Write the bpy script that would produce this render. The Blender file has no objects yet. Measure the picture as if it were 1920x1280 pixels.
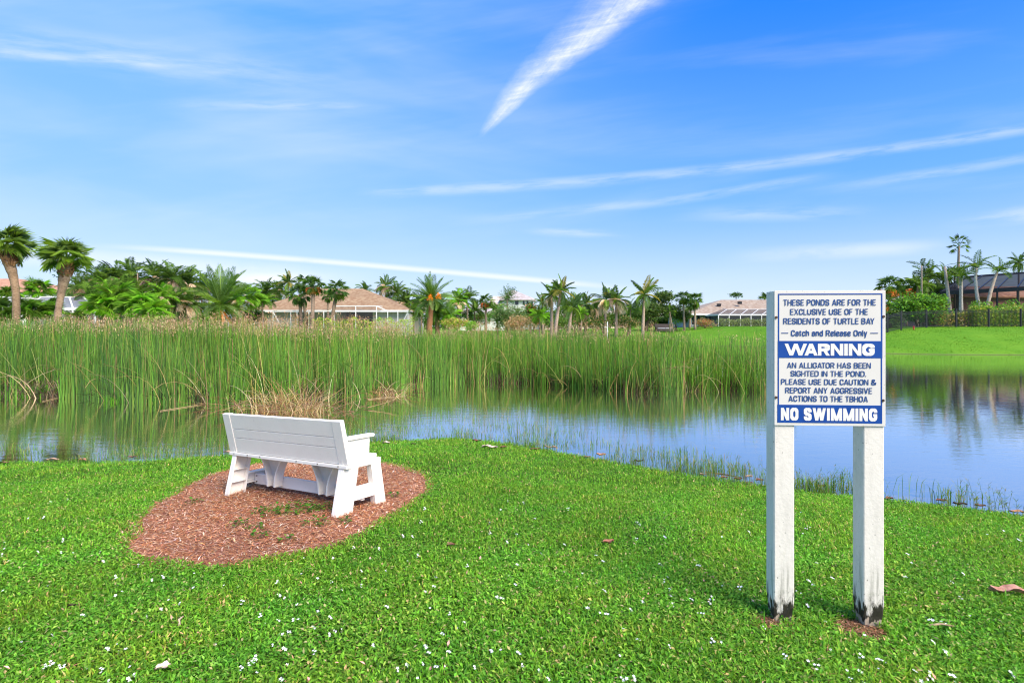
import bpy, math, random
import numpy as np
from mathutils import Vector, Matrix, Euler

rng = np.random.default_rng(11)
random.seed(11)
R = math.radians
scene = bpy.context.scene
COL = scene.collection

# ------------------------------------------------------------------ camera
F, CX, HY, EYE = 1050.0, 960.0, 610.0, 1.68      # focal length, centre and horizon in the photo's pixels; eye height
cam_d = bpy.data.cameras.new("camera")
cam = bpy.data.objects.new("camera", cam_d)
COL.objects.link(cam)
cam.location = (0, 0, EYE)
cam.rotation_euler = (R(90), 0, 0)
cam_d.sensor_width = 36
cam_d.lens = 36 * F / 1920
cam_d.shift_y = -(640 - HY) / 1920
cam_d.clip_start = 0.05
cam_d.clip_end = 3000
scene.camera = cam
scene.view_settings.view_transform = 'Standard'
scene.view_settings.look = 'None'
scene.view_settings.gamma = 1
scene.view_settings.use_curve_mapping = False
scene.view_settings.exposure = 1.4
scene.cycles.filter_width = 1.15

# ------------------------------------------------------------------ sun and sky
SUN_EL, SUN_AZ = R(45), R(138)                    # azimuth clockwise from +Y (the view direction)
sun_dir = Vector((math.cos(SUN_EL) * math.sin(SUN_AZ), math.cos(SUN_EL) * math.cos(SUN_AZ), math.sin(SUN_EL)))
sl = bpy.data.lights.new("sun", 'SUN')
sl.energy = 2.9
sl.angle = R(40)
sl.color = (1.0, 0.89, 0.74)
so = bpy.data.objects.new("sun", sl)
COL.objects.link(so)
so.location = (20, -20, 30)
so.rotation_euler = sun_dir.to_track_quat('Z', 'Y').to_euler()


class S:
    """a node socket with arithmetic"""
    def __init__(self, nt, s): self.nt, self.s = nt, s
    def _m(self, op, *a, clamp=False):
        n = self.nt.nodes.new('ShaderNodeMath'); n.operation = op; n.use_clamp = clamp
        for i, v in enumerate((self,) + a):
            if isinstance(v, S): self.nt.links.new(v.s, n.inputs[i])
            else: n.inputs[i].default_value = v
        return S(self.nt, n.outputs[0])
    def __add__(self, o): return self._m('ADD', o)
    def __sub__(self, o): return self._m('SUBTRACT', o)
    def __mul__(self, o): return self._m('MULTIPLY', o)
    def __truediv__(self, o): return self._m('DIVIDE', o)
    __radd__ = __add__
    __rmul__ = __mul__
    def __rsub__(self, o): return (self * -1.0) + o
    def abs(self): return self._m('ABSOLUTE')
    def max(self, o): return self._m('MAXIMUM', o)
    def min(self, o): return self._m('MINIMUM', o)
    def pow(self, o): return self._m('POWER', o)
    def sat(self): return self._m('ADD', 0.0, clamp=True)
    def ss(self, a, b):
        n = self.nt.nodes.new('ShaderNodeMapRange'); n.interpolation_type = 'SMOOTHSTEP'
        self.nt.links.new(self.s, n.inputs['Value'])
        n.inputs['From Min'].default_value = a; n.inputs['From Max'].default_value = b
        return S(self.nt, n.outputs[0])
    def poly(self, c):                              # highest power first
        r = self * float(c[0]) + float(c[1])
        for k in c[2:]: r = r * self + float(k)
        return r


def xyz(nt, x, y, z):
    n = nt.nodes.new('ShaderNodeCombineXYZ')
    for i, v in enumerate((x, y, z)):
        if isinstance(v, S): nt.links.new(v.s, n.inputs[i])
        else: n.inputs[i].default_value = v
    return n.outputs[0]


def noise(nt, vec, scale=1.0, detail=4, rough=0.55, dist=0.0, color=False):
    n = nt.nodes.new('ShaderNodeTexNoise')
    if vec is not None: nt.links.new(vec, n.inputs['Vector'])
    n.inputs['Scale'].default_value = scale; n.inputs['Detail'].default_value = detail
    n.inputs['Roughness'].default_value = rough; n.inputs['Distortion'].default_value = dist
    return n.outputs['Color'] if color else S(nt, n.outputs[0])


def mixc(nt, fac, a, b, mode='MIX'):
    n = nt.nodes.new('ShaderNodeMix'); n.data_type = 'RGBA'; n.blend_type = mode
    for idx, v in ((0, fac), (6, a), (7, b)):
        if isinstance(v, S): v = v.s
        if isinstance(v, bpy.types.NodeSocket): nt.links.new(v, n.inputs[idx])
        elif isinstance(v, (int, float)): n.inputs[idx].default_value = v
        else: n.inputs[idx].default_value = tuple(v) + ((1.0,) if len(v) == 3 else ())
    return n.outputs[2]


world = bpy.data.worlds.new("World")
scene.world = world
world.use_nodes = True
wn = world.node_tree
wn.nodes.clear()
sky = wn.nodes.new('ShaderNodeTexSky')
sky.sky_type = 'NISHITA'
sky.sun_disc = False
sky.sun_elevation = SUN_EL
sky.sun_rotation = SUN_AZ
sky.air_density = 1.0
sky.dust_density = 0.6
sky.ozone_density = 2.2
hs = wn.nodes.new('ShaderNodeHueSaturation')
hs.inputs['Saturation'].default_value = 1.28
hs.inputs['Hue'].default_value = 0.503
hs.inputs['Value'].default_value = 1.0
wn.links.new(sky.outputs[0], hs.inputs['Color'])
tc = wn.nodes.new('ShaderNodeTexCoord')
sep = wn.nodes.new('ShaderNodeSeparateXYZ')
wn.links.new(tc.outputs['Generated'], sep.inputs[0])
dx, dy, dz = (S(wn, sep.outputs[i]) for i in range(3))
front = dy.ss(0.05, 0.25)
dyc = dy.max(0.05)
cu, cv = dx / dyc, dz / dyc                         # cirrus laid out on the sky's directions, about the north (+Y)
U = lambda px: (px - CX) / F
V = lambda py: (HY - py) / F


def streak(pts, w0, amp, fade0, fade1, deg=2, up=1.0, nsx=2.2, nsy=16, lo=0.3, hi=0.62, seed=0.0):
    us = [U(p[0]) for p in pts]; vs = [V(p[1]) for p in pts]
    c = np.polyfit(us, vs, deg)
    t = cv - cu.poly(c)
    a = (t / w0).max(0.0) / up
    b = (t / w0).min(0.0)
    core = 1.0 - (a - b).min(1.0)
    core = core * core * (3.0 - 2.0 * core)
    ends = cu.ss(U(fade0[0]), U(fade0[1])) * (1.0 - cu.ss(U(fade1[0]), U(fade1[1])))
    nz = noise(wn, xyz(wn, cu * nsx + seed, t * nsy, seed), 3.0, 5, 0.6).ss(lo, hi)
    return core * ends * nz * amp


cl = streak([(700, 362), (1000, 343), (1300, 320), (1550, 297), (1920, 240)], 0.017, 0.31, (640, 800), (1900, 2300), 2, 0.8, seed=1)
cl = cl + streak([(860, 412), (1200, 380), (1400, 355), (1560, 325)], 0.015, 0.24, (780, 1150), (1440, 1600), 2, 0.8, seed=2)
cl = cl + streak([(1560, 350), (1750, 325), (1920, 296), (2100, 260)], 0.016, 0.24, (1480, 1750), (2000, 2300), 2, 0.9, seed=3)
cl = cl + streak([(1240, 405), (1450, 402), (1650, 396)], 0.02, 0.24, (1230, 1430), (1480, 1680), 1, 1.2, seed=4)
cl = cl + streak([(1780, 420), (2000, 392)], 0.022, 0.35, (1740, 1920), (2100, 2400), 1, 1.0, seed=5)
cl = cl + streak([(150, 460), (300, 466), (500, 482), (800, 511), (1000, 521), (1200, 544)], 0.0068, 0.72, (130, 420), (980, 1240), 3, 1.3, nsy=6, lo=0.1, hi=0.45, seed=6)
cl = cl + streak([(60, 480), (420, 500), (700, 528)], 0.03, 0.5, (-300, 150), (420, 760), 1, 1.0, nsy=5, lo=0.1, hi=0.6, seed=7)
cl = cl + streak([(380, 528), (560, 522)], 0.016, 0.7, (380, 480), (500, 640), 1, 1.0, nsy=5, lo=0.15, hi=0.5, seed=8)
cl = cl + streak([(1380, 480), (1560, 472), (1780, 460)], 0.02, 0.40, (1320, 1560), (1650, 1830), 1, 1.0, nsy=7, lo=0.15, hi=0.6, seed=9)
cl = cl + streak([(980, 432), (1180, 440)], 0.012, 0.3, (960, 1060), (1080, 1200), 1, 1.0, seed=10)
cl = cl + streak([(-200, 60), (200, 100), (430, 126), (640, 160)], 0.05, 0.24, (-700, -100), (380, 760), 1, 1.0, nsx=2, nsy=14, lo=0.3, hi=0.75, seed=11)
cl = cl + streak([(-100, 95), (150, 105), (400, 128)], 0.016, 0.28, (-200, 60), (260, 480), 1, 1.0, seed=12)
cl = cl + streak([(300, 200), (500, 188), (700, 205)], 0.014, 0.26, (250, 520), (560, 760), 1, 1.0, seed=13)
# feather cloud: axis given as u(v)
fp = [(908, 252), (930, 225), (975, 175), (1030, 130), (1095, 70), (1170, 15), (1270, -60)]
fc = np.polyfit([V(p[1]) for p in fp], [U(p[0]) for p in fp], 3)
fw1 = noise(wn, xyz(wn, cu, cv, 3.0), 7.0, 5, 0.62) - 0.5
fu = cu - cv.poly(fc) + fw1 * 0.055 * (cv - V(262)).max(0.0).ss(0.0, 0.12)
along = (cv - V(252)).max(0.0)
fw = along * 0.31 + 0.009
side = fu / fw
fa = (1.0 - (side.max(0.0) / 0.9 - side.min(0.0) / 1.25).min(1.0)).max(0.0)
ca, sa = 0.62, 0.785                                   # unit vector along the trail
lng, crs = cu * ca + cv * sa, cu * sa - cv * ca
fil = noise(wn, xyz(wn, lng * 3.5, crs * 30.0, 1.0), 1.0, 6, 0.66, 0.5).ss(0.30, 0.72)
barb = noise(wn, xyz(wn, (cu * 0.97 + cv * 0.25) * 7.0, (cv * 0.97 - cu * 0.25) * 46.0, 7.0), 1.0, 6, 0.7, 0.6).ss(0.34, 0.78)
puff = noise(wn, xyz(wn, cu, cv, 5.0), 11.0, 6, 0.68, 0.3).ss(0.28, 0.72)
fe = fa.pow(1.1) * (fil * 0.5 + 0.25 + barb * 0.4) * (puff * 0.6 + 0.4) * cv.ss(V(262), V(225))
halo = (1.0 - (side.abs() / 2.6).min(1.0)).max(0.0).pow(2.0) * 0.22 * cv.ss(V(240), V(120))
cl = cl + (fe * 1.3 + halo * (barb * 0.7 + 0.3)) * (1.0 - along * 0.5)
# soft veils
veil = noise(wn, xyz(wn, cu * 1.2, (cv - cu * -0.12) * 5.0, 4.0), 1.7, 4, 0.5, 0.3).ss(0.32, 0.8)
cl = cl + veil * (1.0 - cu.ss(-0.25, 0.35)) * cv.ss(0.05, 0.3) * 0.2
veil2 = noise(wn, xyz(wn, cu * 0.9, (cv - cu * 0.13) * 7.0, 9.0), 1.9, 5, 0.55, 0.2).ss(0.42, 0.85)
cl = cl + veil2 * 0.13
cl = cl * front * cv.ss(-0.02, 0.02)
back = noise(wn, xyz(wn, dx * 1.5, dy * 1.5, dz * 4.0), 1.6, 5, 0.6).ss(0.45, 0.8) * (1.0 - front) * 0.5
cl = (cl + back).min(0.97)
# the clear sky of the photograph: paler to the left and at the horizon, deep azure at the upper right
el = dz.max(0.0)
hz = mixc(wn, el.ss(0.0, 0.235), (2.9, 3.5, 4.4), mixc(wn, dx.ss(-0.55, 0.6), (1.38, 2.58, 4.85), (0.72, 2.0, 4.85)))
hz = mixc(wn, el.ss(0.18, 0.52), hz, mixc(wn, dx.ss(-0.6, 0.5), (0.58, 2.0, 4.7), (0.03, 0.98, 4.4)))
base = mixc(wn, 0.9, hs.outputs[0], hz)
skyc = mixc(wn, cl, base, (4.3, 4.45, 4.7))
bg = wn.nodes.new('ShaderNodeBackground')
bg.inputs['Strength'].default_value = 0.092
wn.links.new(skyc, bg.inputs['Color'])
wo = wn.nodes.new('ShaderNodeOutputWorld')
wn.links.new(bg.outputs[0], wo.inputs[0])


# ------------------------------------------------------------------ helpers
def tag(o, label=None, cat=None, group=None, kind=None):
    if label: o["label"] = label
    if cat: o["category"] = cat
    if group: o["group"] = group
    if kind: o["kind"] = kind
    return o


def empty(name, loc, rz=0.0, label=None, cat=None, group=None):
    o = bpy.data.objects.new(name, None)
    COL.objects.link(o)
    o.location = loc
    o.rotation_euler = (0, 0, rz)
    o.empty_display_size = 0.2
    return tag(o, label, cat, group)


class MB:
    """collects geometry as numpy chunks and links it as one mesh object"""
    def __init__(self): self.v, self.f, self.c, self.n = [], [], [], 0
    def add(self, V_, faces, mat=0, tint=(1, 1, 1)):
        V_ = np.asarray(V_, float).reshape(-1, 3)
        t = np.asarray(tint, float)
        if t.ndim == 1: t = np.tile(t, (len(V_), 1))
        self.v.append(V_); self.c.append(t)
        for f in (faces if isinstance(faces, (list, tuple)) else [faces]):
            f = np.asarray(f, int)
            if f.ndim == 1: f = f[None]
            self.f.append((f + self.n, mat))
        self.n += len(V_)
        return self
    def merge(self, other, M=None):
        M = np.array(M) if M is not None else np.eye(4)
        off = self.n
        for v, c in zip(other.v, other.c):
            self.v.append(v @ M[:3, :3].T + M[:3, 3]); self.c.append(c)
        for f, m in other.f: self.f.append((f + off, m))
        self.n += other.n
        return self
    def box(self, c, s, mat=0, tint=(1, 1, 1), M=None):
        x, y, z = np.array(s) / 2.0
        P = np.array([(i, j, k) for i in (-x, x) for j in (-y, y) for k in (-z, z)])
        if M is not None: P = P @ np.array(M)[:3, :3].T
        P = P + np.array(c)
        return self.add(P, np.array([(0, 1, 3, 2), (4, 6, 7, 5), (0, 4, 5, 1), (2, 3, 7, 6), (0, 2, 6, 4), (1, 5, 7, 3)]), mat, tint)
    def bar(self, p, q, w, h=None, mat=0, tint=(1, 1, 1), up=(0, 0, 1)):
        p, q = np.array(p, float), np.array(q, float)
        h = w if h is None else h
        d = q - p; L = np.linalg.norm(d); d = d / L
        u = np.array(up, float)
        s = np.cross(d, u)
        if np.linalg.norm(s) < 1e-4: s = np.cross(d, (1, 0, 0))
        s /= np.linalg.norm(s); t = np.cross(s, d)
        M = np.eye(4); M[:3, 0], M[:3, 1], M[:3, 2] = d, s, t
        return self.box((p + q) / 2, (L, w, h), mat, tint, M)
    def tube(self, pts, rad, n=8, mat=0, tint=(1, 1, 1), cap=True):
        pts = np.asarray(pts, float); m = len(pts)
        rad = np.broadcast_to(np.asarray(rad, float), (m,))
        T = np.gradient(pts, axis=0); T /= np.linalg.norm(T, axis=1)[:, None] + 1e-9
        ref = np.array((1.0, 0.13, 0.0)) if abs(T[0, 2]) > 0.7 else np.array((0, 0, 1.0))
        A = np.cross(T, ref); A /= np.linalg.norm(A, axis=1)[:, None] + 1e-9
        B = np.cross(T, A)
        a = np.arange(n) * 2 * math.pi / n
        P = pts[:, None] + rad[:, None, None] * (np.cos(a)[None, :, None] * A[:, None] + np.sin(a)[None, :, None] * B[:, None])
        i, j = np.meshgrid(np.arange(m - 1), np.arange(n), indexing='ij')
        k = (j + 1) % n
        Fq = np.stack([i * n + j, i * n + k, (i + 1) * n + k, (i + 1) * n + j], -1).reshape(-1, 4)
        fs = [Fq]
        if cap: fs += [np.arange(n)[::-1], np.arange(n) + (m - 1) * n]
        tt = np.asarray(tint, float)
        if tt.ndim == 2: tt = np.repeat(tt, n, axis=0)
        return self.add(P.reshape(-1, 3), fs, mat, tt)
    def prism(self, poly, d, mat=0, tint=(1, 1, 1)):
        """closed polygon (k,3) extruded by the vector d"""
        P = np.asarray(poly, float); k = len(P)
        Q = P + np.asarray(d, float)
        i = np.arange(k); j = (i + 1) % k
        return self.add(np.vstack([P, Q]), [i[::-1], i + k, np.stack([i, j, j + k, i + k], -1)], mat, tint)
    def mesh(self, name, mats, smooth=False):
        me = bpy.data.meshes.new(name)
        V_ = np.vstack(self.v); C_ = np.vstack(self.c)
        loops = np.concatenate([f.ravel() for f, _ in self.f])
        tot = np.concatenate([np.full(len(f), f.shape[1]) for f, _ in self.f])
        mi = np.concatenate([np.full(len(f), m) for f, m in self.f])
        st = np.concatenate([[0], np.cumsum(tot)[:-1]])
        me.vertices.add(len(V_)); me.vertices.foreach_set('co', V_.ravel())
        me.loops.add(len(loops)); me.loops.foreach_set('vertex_index', loops)
        me.polygons.add(len(tot)); me.polygons.foreach_set('loop_start', st)
        me.polygons.foreach_set('loop_total', tot)
        me.polygons.foreach_set('material_index', mi)
        me.polygons.foreach_set('use_smooth', np.full(len(tot), bool(smooth)))
        a = me.attributes.new('tint', 'FLOAT_COLOR', 'POINT')
        a.data.foreach_set('color', np.hstack([C_, np.ones((len(C_), 1))]).astype(np.float32).ravel())
        for m in (mats if isinstance(mats, (list, tuple)) else [mats]): me.materials.append(m)
        me.update(calc_edges=True)
        return me
    def build(self, name, mats, parent=None, loc=(0, 0, 0), smooth=False, bevel=0.0):
        o = bpy.data.objects.new(name, self.mesh(name, mats, smooth))
        COL.objects.link(o)
        o.location = loc
        if parent is not None: o.parent = parent
        if bevel:
            b = o.modifiers.new('bevel', 'BEVEL'); b.width = bevel; b.segments = 2; b.limit_method = 'ANGLE'
        return o


def inst(name, mesh, parent=None, loc=(0, 0, 0), rot=(0, 0, 0), sc=1.0):
    o = bpy.data.objects.new(name, mesh)
    COL.objects.link(o)
    o.location = loc; o.rotation_euler = rot
    o.scale = (sc,) * 3 if isinstance(sc, (int, float)) else sc
    if parent is not None: o.parent = parent
    return o


def at_d(px, py, D):
    return np.array(((px - CX) / F * D, D, EYE + (HY - py) / F * D))


def at_z(px, py, z):
    D = F * (EYE - z) / (py - HY)
    return np.array(((px - CX) / F * D, D, z))


def smooth(t):
    t = np.clip(t, 0, 1)
    return t * t * (3 - 2 * t)


# ------------------------------------------------------------------ materials
def mat(name, base=(0.5, 0.5, 0.5), attr=False, rough=0.6, var=None, vscale=8.0, vdetail=5, bump=0.0, bscale=30.0, spec=0.3, metal=0.0, stretch=(1, 1, 1), extra=None):
    """Principled material: base colour (times the mesh's own tint when attr), varied with noise"""
    m = bpy.data.materials.new(name); m.use_nodes = True
    nt = m.node_tree; p = nt.nodes['Principled BSDF']
    co = nt.nodes.new('ShaderNodeTexCoord')
    mp = nt.nodes.new('ShaderNodeMapping'); mp.inputs['Scale'].default_value = stretch
    nt.links.new(co.outputs['Object'], mp.inputs[0])
    vec = mp.outputs[0]
    c = None
    if attr:
        a = nt.nodes.new('ShaderNodeAttribute'); a.attribute_name = 'tint'
        c = mixc(nt, 1.0, a.outputs['Color'], base, 'MULTIPLY')
    if var:
        f = noise(nt, vec, vscale, vdetail, 0.6).ss(0.3, 0.7)
        c = mixc(nt, f, c if c is not None else base, var if not attr else mixc(nt, 1.0, c, var, 'MULTIPLY'))
    if extra: c = extra(nt, vec, co, c if c is not None else base)
    if c is None: p.inputs['Base Color'].default_value = tuple(base) + (1,)
    else: nt.links.new(c, p.inputs['Base Color'])
    p.inputs['Roughness'].default_value = rough
    p.inputs['Specular IOR Level'].default_value = spec
    p.inputs['Metallic'].default_value = metal
    if bump:
        b = nt.nodes.new('ShaderNodeBump'); b.inputs['Strength'].default_value = 1.0; b.inputs['Distance'].default_value = bump
        nt.links.new(noise(nt, vec, bscale, 4, 0.6).s, b.inputs['Height'])
        nt.links.new(b.outputs[0], p.inputs['Normal'])
    return m


def leafmat(name, gain=(1, 1, 1), trans=0.35, rough=0.5, spec=0.25):
    m = bpy.data.materials.new(name); m.use_nodes = True
    nt = m.node_tree; p = nt.nodes['Principled BSDF']; out = nt.nodes['Material Output']
    a = nt.nodes.new('ShaderNodeAttribute'); a.attribute_name = 'tint'
    c = mixc(nt, 1.0, a.outputs['Color'], gain, 'MULTIPLY')
    nt.links.new(c, p.inputs['Base Color'])
    p.inputs['Roughness'].default_value = rough; p.inputs['Specular IOR Level'].default_value = spec
    t = nt.nodes.new('ShaderNodeBsdfTranslucent')
    nt.links.new(mixc(nt, 1.0, c, (1.25, 1.15, 0.6), 'MULTIPLY'), t.inputs[0])
    mx = nt.nodes.new('ShaderNodeMixShader'); mx.inputs[0].default_value = trans
    nt.links.new(p.outputs[0], mx.inputs[1]); nt.links.new(t.outputs[0], mx.inputs[2])
    nt.links.new(mx.outputs[0], out.inputs[0])
    return m


M_LEAF = leafmat('foliage', gain=(1.7, 1.6, 1.5), trans=0.45)
M_GRASS = leafmat('lawn_grass', trans=0.4, rough=0.55, spec=0.15)
M_REED = leafmat('reed_stem', trans=0.12, rough=0.45, spec=0.3)
M_DRY = leafmat('dry_straw', trans=0.15, rough=0.8, spec=0.1)
M_BARK = mat('palm_bark', (1, 1, 1), attr=True, rough=0.9, var=(0.55, 0.5, 0.45), vscale=9, bump=0.02, bscale=14, spec=0.1, stretch=(1, 1, 2.5))
M_PETAL = mat('white_petal', (0.82, 0.82, 0.8), rough=0.6, var=(0.72, 0.7, 0.74), vscale=120)

# ------------------------------------------------------------------ the pond outline and the ground
ZW = -0.35
near_px = [(-420, 872), (-200, 870), (0, 867), (120, 868), (260, 866), (430, 854), (560, 839), (720, 828), (850, 822), (950, 831), (1060, 850), (1150, 866), (1250, 884), (1360, 900), (1440, 912), (1530, 924), (1650, 938), (1760, 949), (1860, 962), (1960, 976), (2150, 1010)]
near = [tuple(at_z(px, py, ZW)[:2]) for px, py in near_px]
far = [(24, 9), (40, 20), (60, 34), (36, 38.5), (29, 39), (26.3, 41), (24.5, 47), (22.5, 54), (18, 55), (12, 50), (5, 41), (-4, 33), (-12, 29), (-24, 26.5), (-40, 24), (-45, 14)]
POND = np.array(near + far)


def pond_sd(X, Y):
    """signed distance to the pond's edge, positive on land"""
    X, Y = np.asarray(X, float), np.asarray(Y, float)
    d2 = np.full(X.shape, 1e18); ins = np.zeros(X.shape, bool)
    A, B = POND, np.roll(POND, -1, axis=0)
    for (ax, ay), (bx, by) in zip(A, B):
        ex, ey = bx - ax, by - ay
        t = np.clip(((X - ax) * ex + (Y - ay) * ey) / (ex * ex + ey * ey), 0, 1)
        d2 = np.minimum(d2, (X - ax - t * ex) ** 2 + (Y - ay - t * ey) ** 2)
        if ay != by:
            c = ((ay > Y) != (by > Y)) & (X < ex * (Y - ay) / (by - ay) + ax)
            ins ^= c
    d = np.sqrt(d2)
    d = d + 0.05 * np.sin(X * 5.1 + Y * 2.0) * np.sin(Y * 4.3 - X * 1.7) * (d < 1.0)
    return np.where(ins, -d, d)


def ground(X, Y):
    X, Y = np.asarray(X, float), np.asarray(Y, float)
    d = pond_sd(X, Y)
    nr = -0.35 * np.clip(1 - d / 5.0, 0, 1) ** 1.5
    Lf = np.interp(X, [-60, 0, 12, 21, 26, 60], [12, 12, 18, 26, 11, 11])
    rise = np.interp(X, [-60, 0, 12, 22, 28, 60], [0.8, 0.9, 1.3, 1.5, 1.9, 1.9])
    fr = ZW + rise * (1 - np.clip(1 - d / Lf, 0, 1) ** 1.5)
    s = smooth((Y - 12) / 12)
    land = nr * (1 - s) + fr * s + 0.012 * np.sin(X * 2.1 + 0.7 * Y) * np.sin(Y * 1.7 + 0.3 * X) * np.clip(d, 0, 1)
    wet = ZW - 0.02 - 0.6 * smooth(-d / 3.0)
    return np.where(d > 0, land, wet)


def g1(x, y): return float(ground(np.array([x]), np.array([y]))[0])


def on_ground(px, py):
    z = 0.0
    for _ in range(30):
        p = at_z(px, py, z)
        z = 0.5 * z + 0.5 * g1(p[0], p[1])
    p = at_z(px, py, z)
    return np.array((p[0], p[1], g1(p[0], p[1])))


def axis(lo, hi, flo, fhi, fine, grow=1.16):
    a = list(np.arange(flo, fhi + 1e-6, fine))
    s, x = fine, a[-1]
    while x < hi: s *= grow; x += s; a.append(x)
    s, x = fine, a[0]
    while x > lo: s *= grow; x -= s; a.insert(0, x)
    return np.array(a)


xs = axis(-700, 700, -9, 9.5, 0.14)
ys = np.concatenate([axis(-60, 13.5, 1.5, 13.5, 0.13), np.arange(14.5, 90, 1.0), 90 * 1.2 ** np.arange(1, 13)])
GX, GY = np.meshgrid(xs, ys, indexing='ij')
GZ = ground(GX, GY)
nx, ny = len(xs), len(ys)
ii, jj = np.meshgrid(np.arange(nx - 1), np.arange(ny - 1), indexing='ij')
quads = np.stack([ii * ny + jj, (ii + 1) * ny + jj, (ii + 1) * ny + jj + 1, ii * ny + jj + 1], -1).reshape(-1, 4)


def ground_col(nt, vec, co, c):
    big = noise(nt, co.outputs['Object'], 0.35, 5, 0.6).ss(0.3, 0.7)
    fine = noise(nt, co.outputs['Object'], 9.0, 6, 0.7).ss(0.25, 0.75)
    a = mixc(nt, fine, (0.07, 0.20, 0.014), (0.115, 0.265, 0.02))
    a = mixc(nt, big * 0.6, a, (0.15, 0.30, 0.025))
    dry = noise(nt, co.outputs['Object'], 0.9, 5, 0.7).ss(0.66, 0.78)
    a = mixc(nt, dry * 0.45, a, (0.22, 0.2, 0.09))
    sp = nt.nodes.new('ShaderNodeSeparateXYZ'); nt.links.new(co.outputs['Object'], sp.inputs[0])
    y = S(nt, sp.outputs[1]); z = S(nt, sp.outputs[2])
    nearf = 1.0 - y.ss(9.0, 16.0)
    soil = mixc(nt, fine, (0.03, 0.05, 0.012), (0.05, 0.09, 0.018))
    a = mixc(nt, nearf * 0.85, a, soil)
    edge = (1.0 - z.ss(ZW + 0.02, ZW + 0.09)) * 0.6
    a = mixc(nt, edge * (1.0 - nearf) * fine, a, (0.24, 0.21, 0.11))
    mud = 1.0 - z.ss(ZW - 0.02, ZW + 0.05)
    return mixc(nt, mud, a, (0.06, 0.045, 0.028))


M_GROUND = mat('turf', rough=0.95, bump=0.03, bscale=22, spec=0.05, extra=ground_col)
gb = MB().add(np.stack([GX, GY, GZ], -1).reshape(-1, 3), quads)
tag(gb.build('ground', M_GROUND, smooth=True), kind='structure')


def water_material():
    m = bpy.data.materials.new('pond_water'); m.use_nodes = True
    nt = m.node_tree; nt.nodes.clear()
    out = nt.nodes.new('ShaderNodeOutputMaterial')
    co = nt.nodes.new('ShaderNodeTexCoord')
    sp = nt.nodes.new('ShaderNodeSeparateXYZ'); nt.links.new(co.outputs['Object'], sp.inputs[0])
    x, y = S(nt, sp.outputs[0]), S(nt, sp.outputs[1])
    w1 = noise(nt, xyz(nt, x * 2.2, y * 5.0, 0.0), 1.0, 4, 0.55, 0.3)
    w2 = noise(nt, xyz(nt, x * 9.0, y * 19.0, 4.0), 1.0, 3, 0.5)
    breeze = noise(nt, xyz(nt, x * 0.08, y * 0.22, 9.0), 1.0, 3, 0.5).ss(0.4, 0.7)
    h = w1 * 0.0026 + w2 * 0.0009 * (breeze * 1.2 + 0.15)
    b = nt.nodes.new('ShaderNodeBump'); b.inputs['Strength'].default_value = 1.0; b.inputs['Distance'].default_value = 1.0
    nt.links.new(h.s, b.inputs['Height'])
    gl = nt.nodes.new('ShaderNodeBsdfGlossy'); gl.inputs['Roughness'].default_value = 0.02
    gl.inputs['Color'].default_value = (1.0, 0.97, 0.95, 1)
    nt.links.new(b.outputs[0], gl.inputs['Normal'])
    df = nt.nodes.new('ShaderNodeBsdfDiffuse')
    sheen = x.ss(0.5, 9.0)   # paler diffuse colour on the right, painted in for bright sky reflection
    nt.links.new(mixc(nt, sheen, (0.022, 0.024, 0.014), (0.25, 0.225, 0.195)), df.inputs['Color'])
    lw = nt.nodes.new('ShaderNodeFresnel'); lw.inputs['IOR'].default_value = 1.333
    fac = (S(nt, lw.outputs[0]) * 1.15 + 0.40).min(0.98)
    mx = nt.nodes.new('ShaderNodeMixShader')
    nt.links.new(fac.s, mx.inputs[0]); nt.links.new(df.outputs[0], mx.inputs[1]); nt.links.new(gl.outputs[0], mx.inputs[2])
    nt.links.new(mx.outputs[0], out.inputs[0])
    return m


wb = MB().add([(-60, 4, ZW), (75, 4, ZW), (75, 62, ZW), (-60, 62, ZW)], [(0, 1, 2, 3)])
tag(wb.build('pond_water', water_material()), kind='structure')


# ------------------------------------------------------------------ scattering
def pick(pal, n, jitter=0.18, w=None):
    pal = np.array(pal)
    c = pal[rng.choice(len(pal), n, p=w)]
    return c * (1 + jitter * rng.standard_normal((n, 1))).clip(0.5, 1.6) * (1 + 0.07 * rng.standard_normal((n, 3)))


def blades(mb, P, yaw, h, w, lean, tint, mat_=0, curl=0.6):
    """five-vertex grass blades: P roots, leaning along yaw"""
    n = len(P)
    d = np.stack([np.cos(yaw), np.sin(yaw), np.zeros(n)], -1)
    s = np.stack([-np.sin(yaw), np.cos(yaw), np.zeros(n)], -1) * (w / 2)[:, None]
    up = np.array((0, 0, 1.0))
    mid = P + d * (h * np.sin(lean) * 0.5 * (1 - 0.3 * curl))[:, None] + up * (h * np.cos(lean) * 0.62)[:, None]
    tip = P + d * (h * np.sin(lean) * (1 + 0.5 * curl))[:, None] + up * (h * np.cos(lean) * (1 - 0.25 * curl))[:, None]
    Vv = np.stack([P - s * 0.7, P + s * 0.7, mid + s, mid - s, tip], 1).reshape(-1, 3)
    i = np.arange(n)[:, None] * 5
    mb.add(Vv, [i + np.array((0, 1, 2, 3)), i + np.array((3, 2, 4))], mat_, np.repeat(tint, 5, axis=0))


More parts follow.
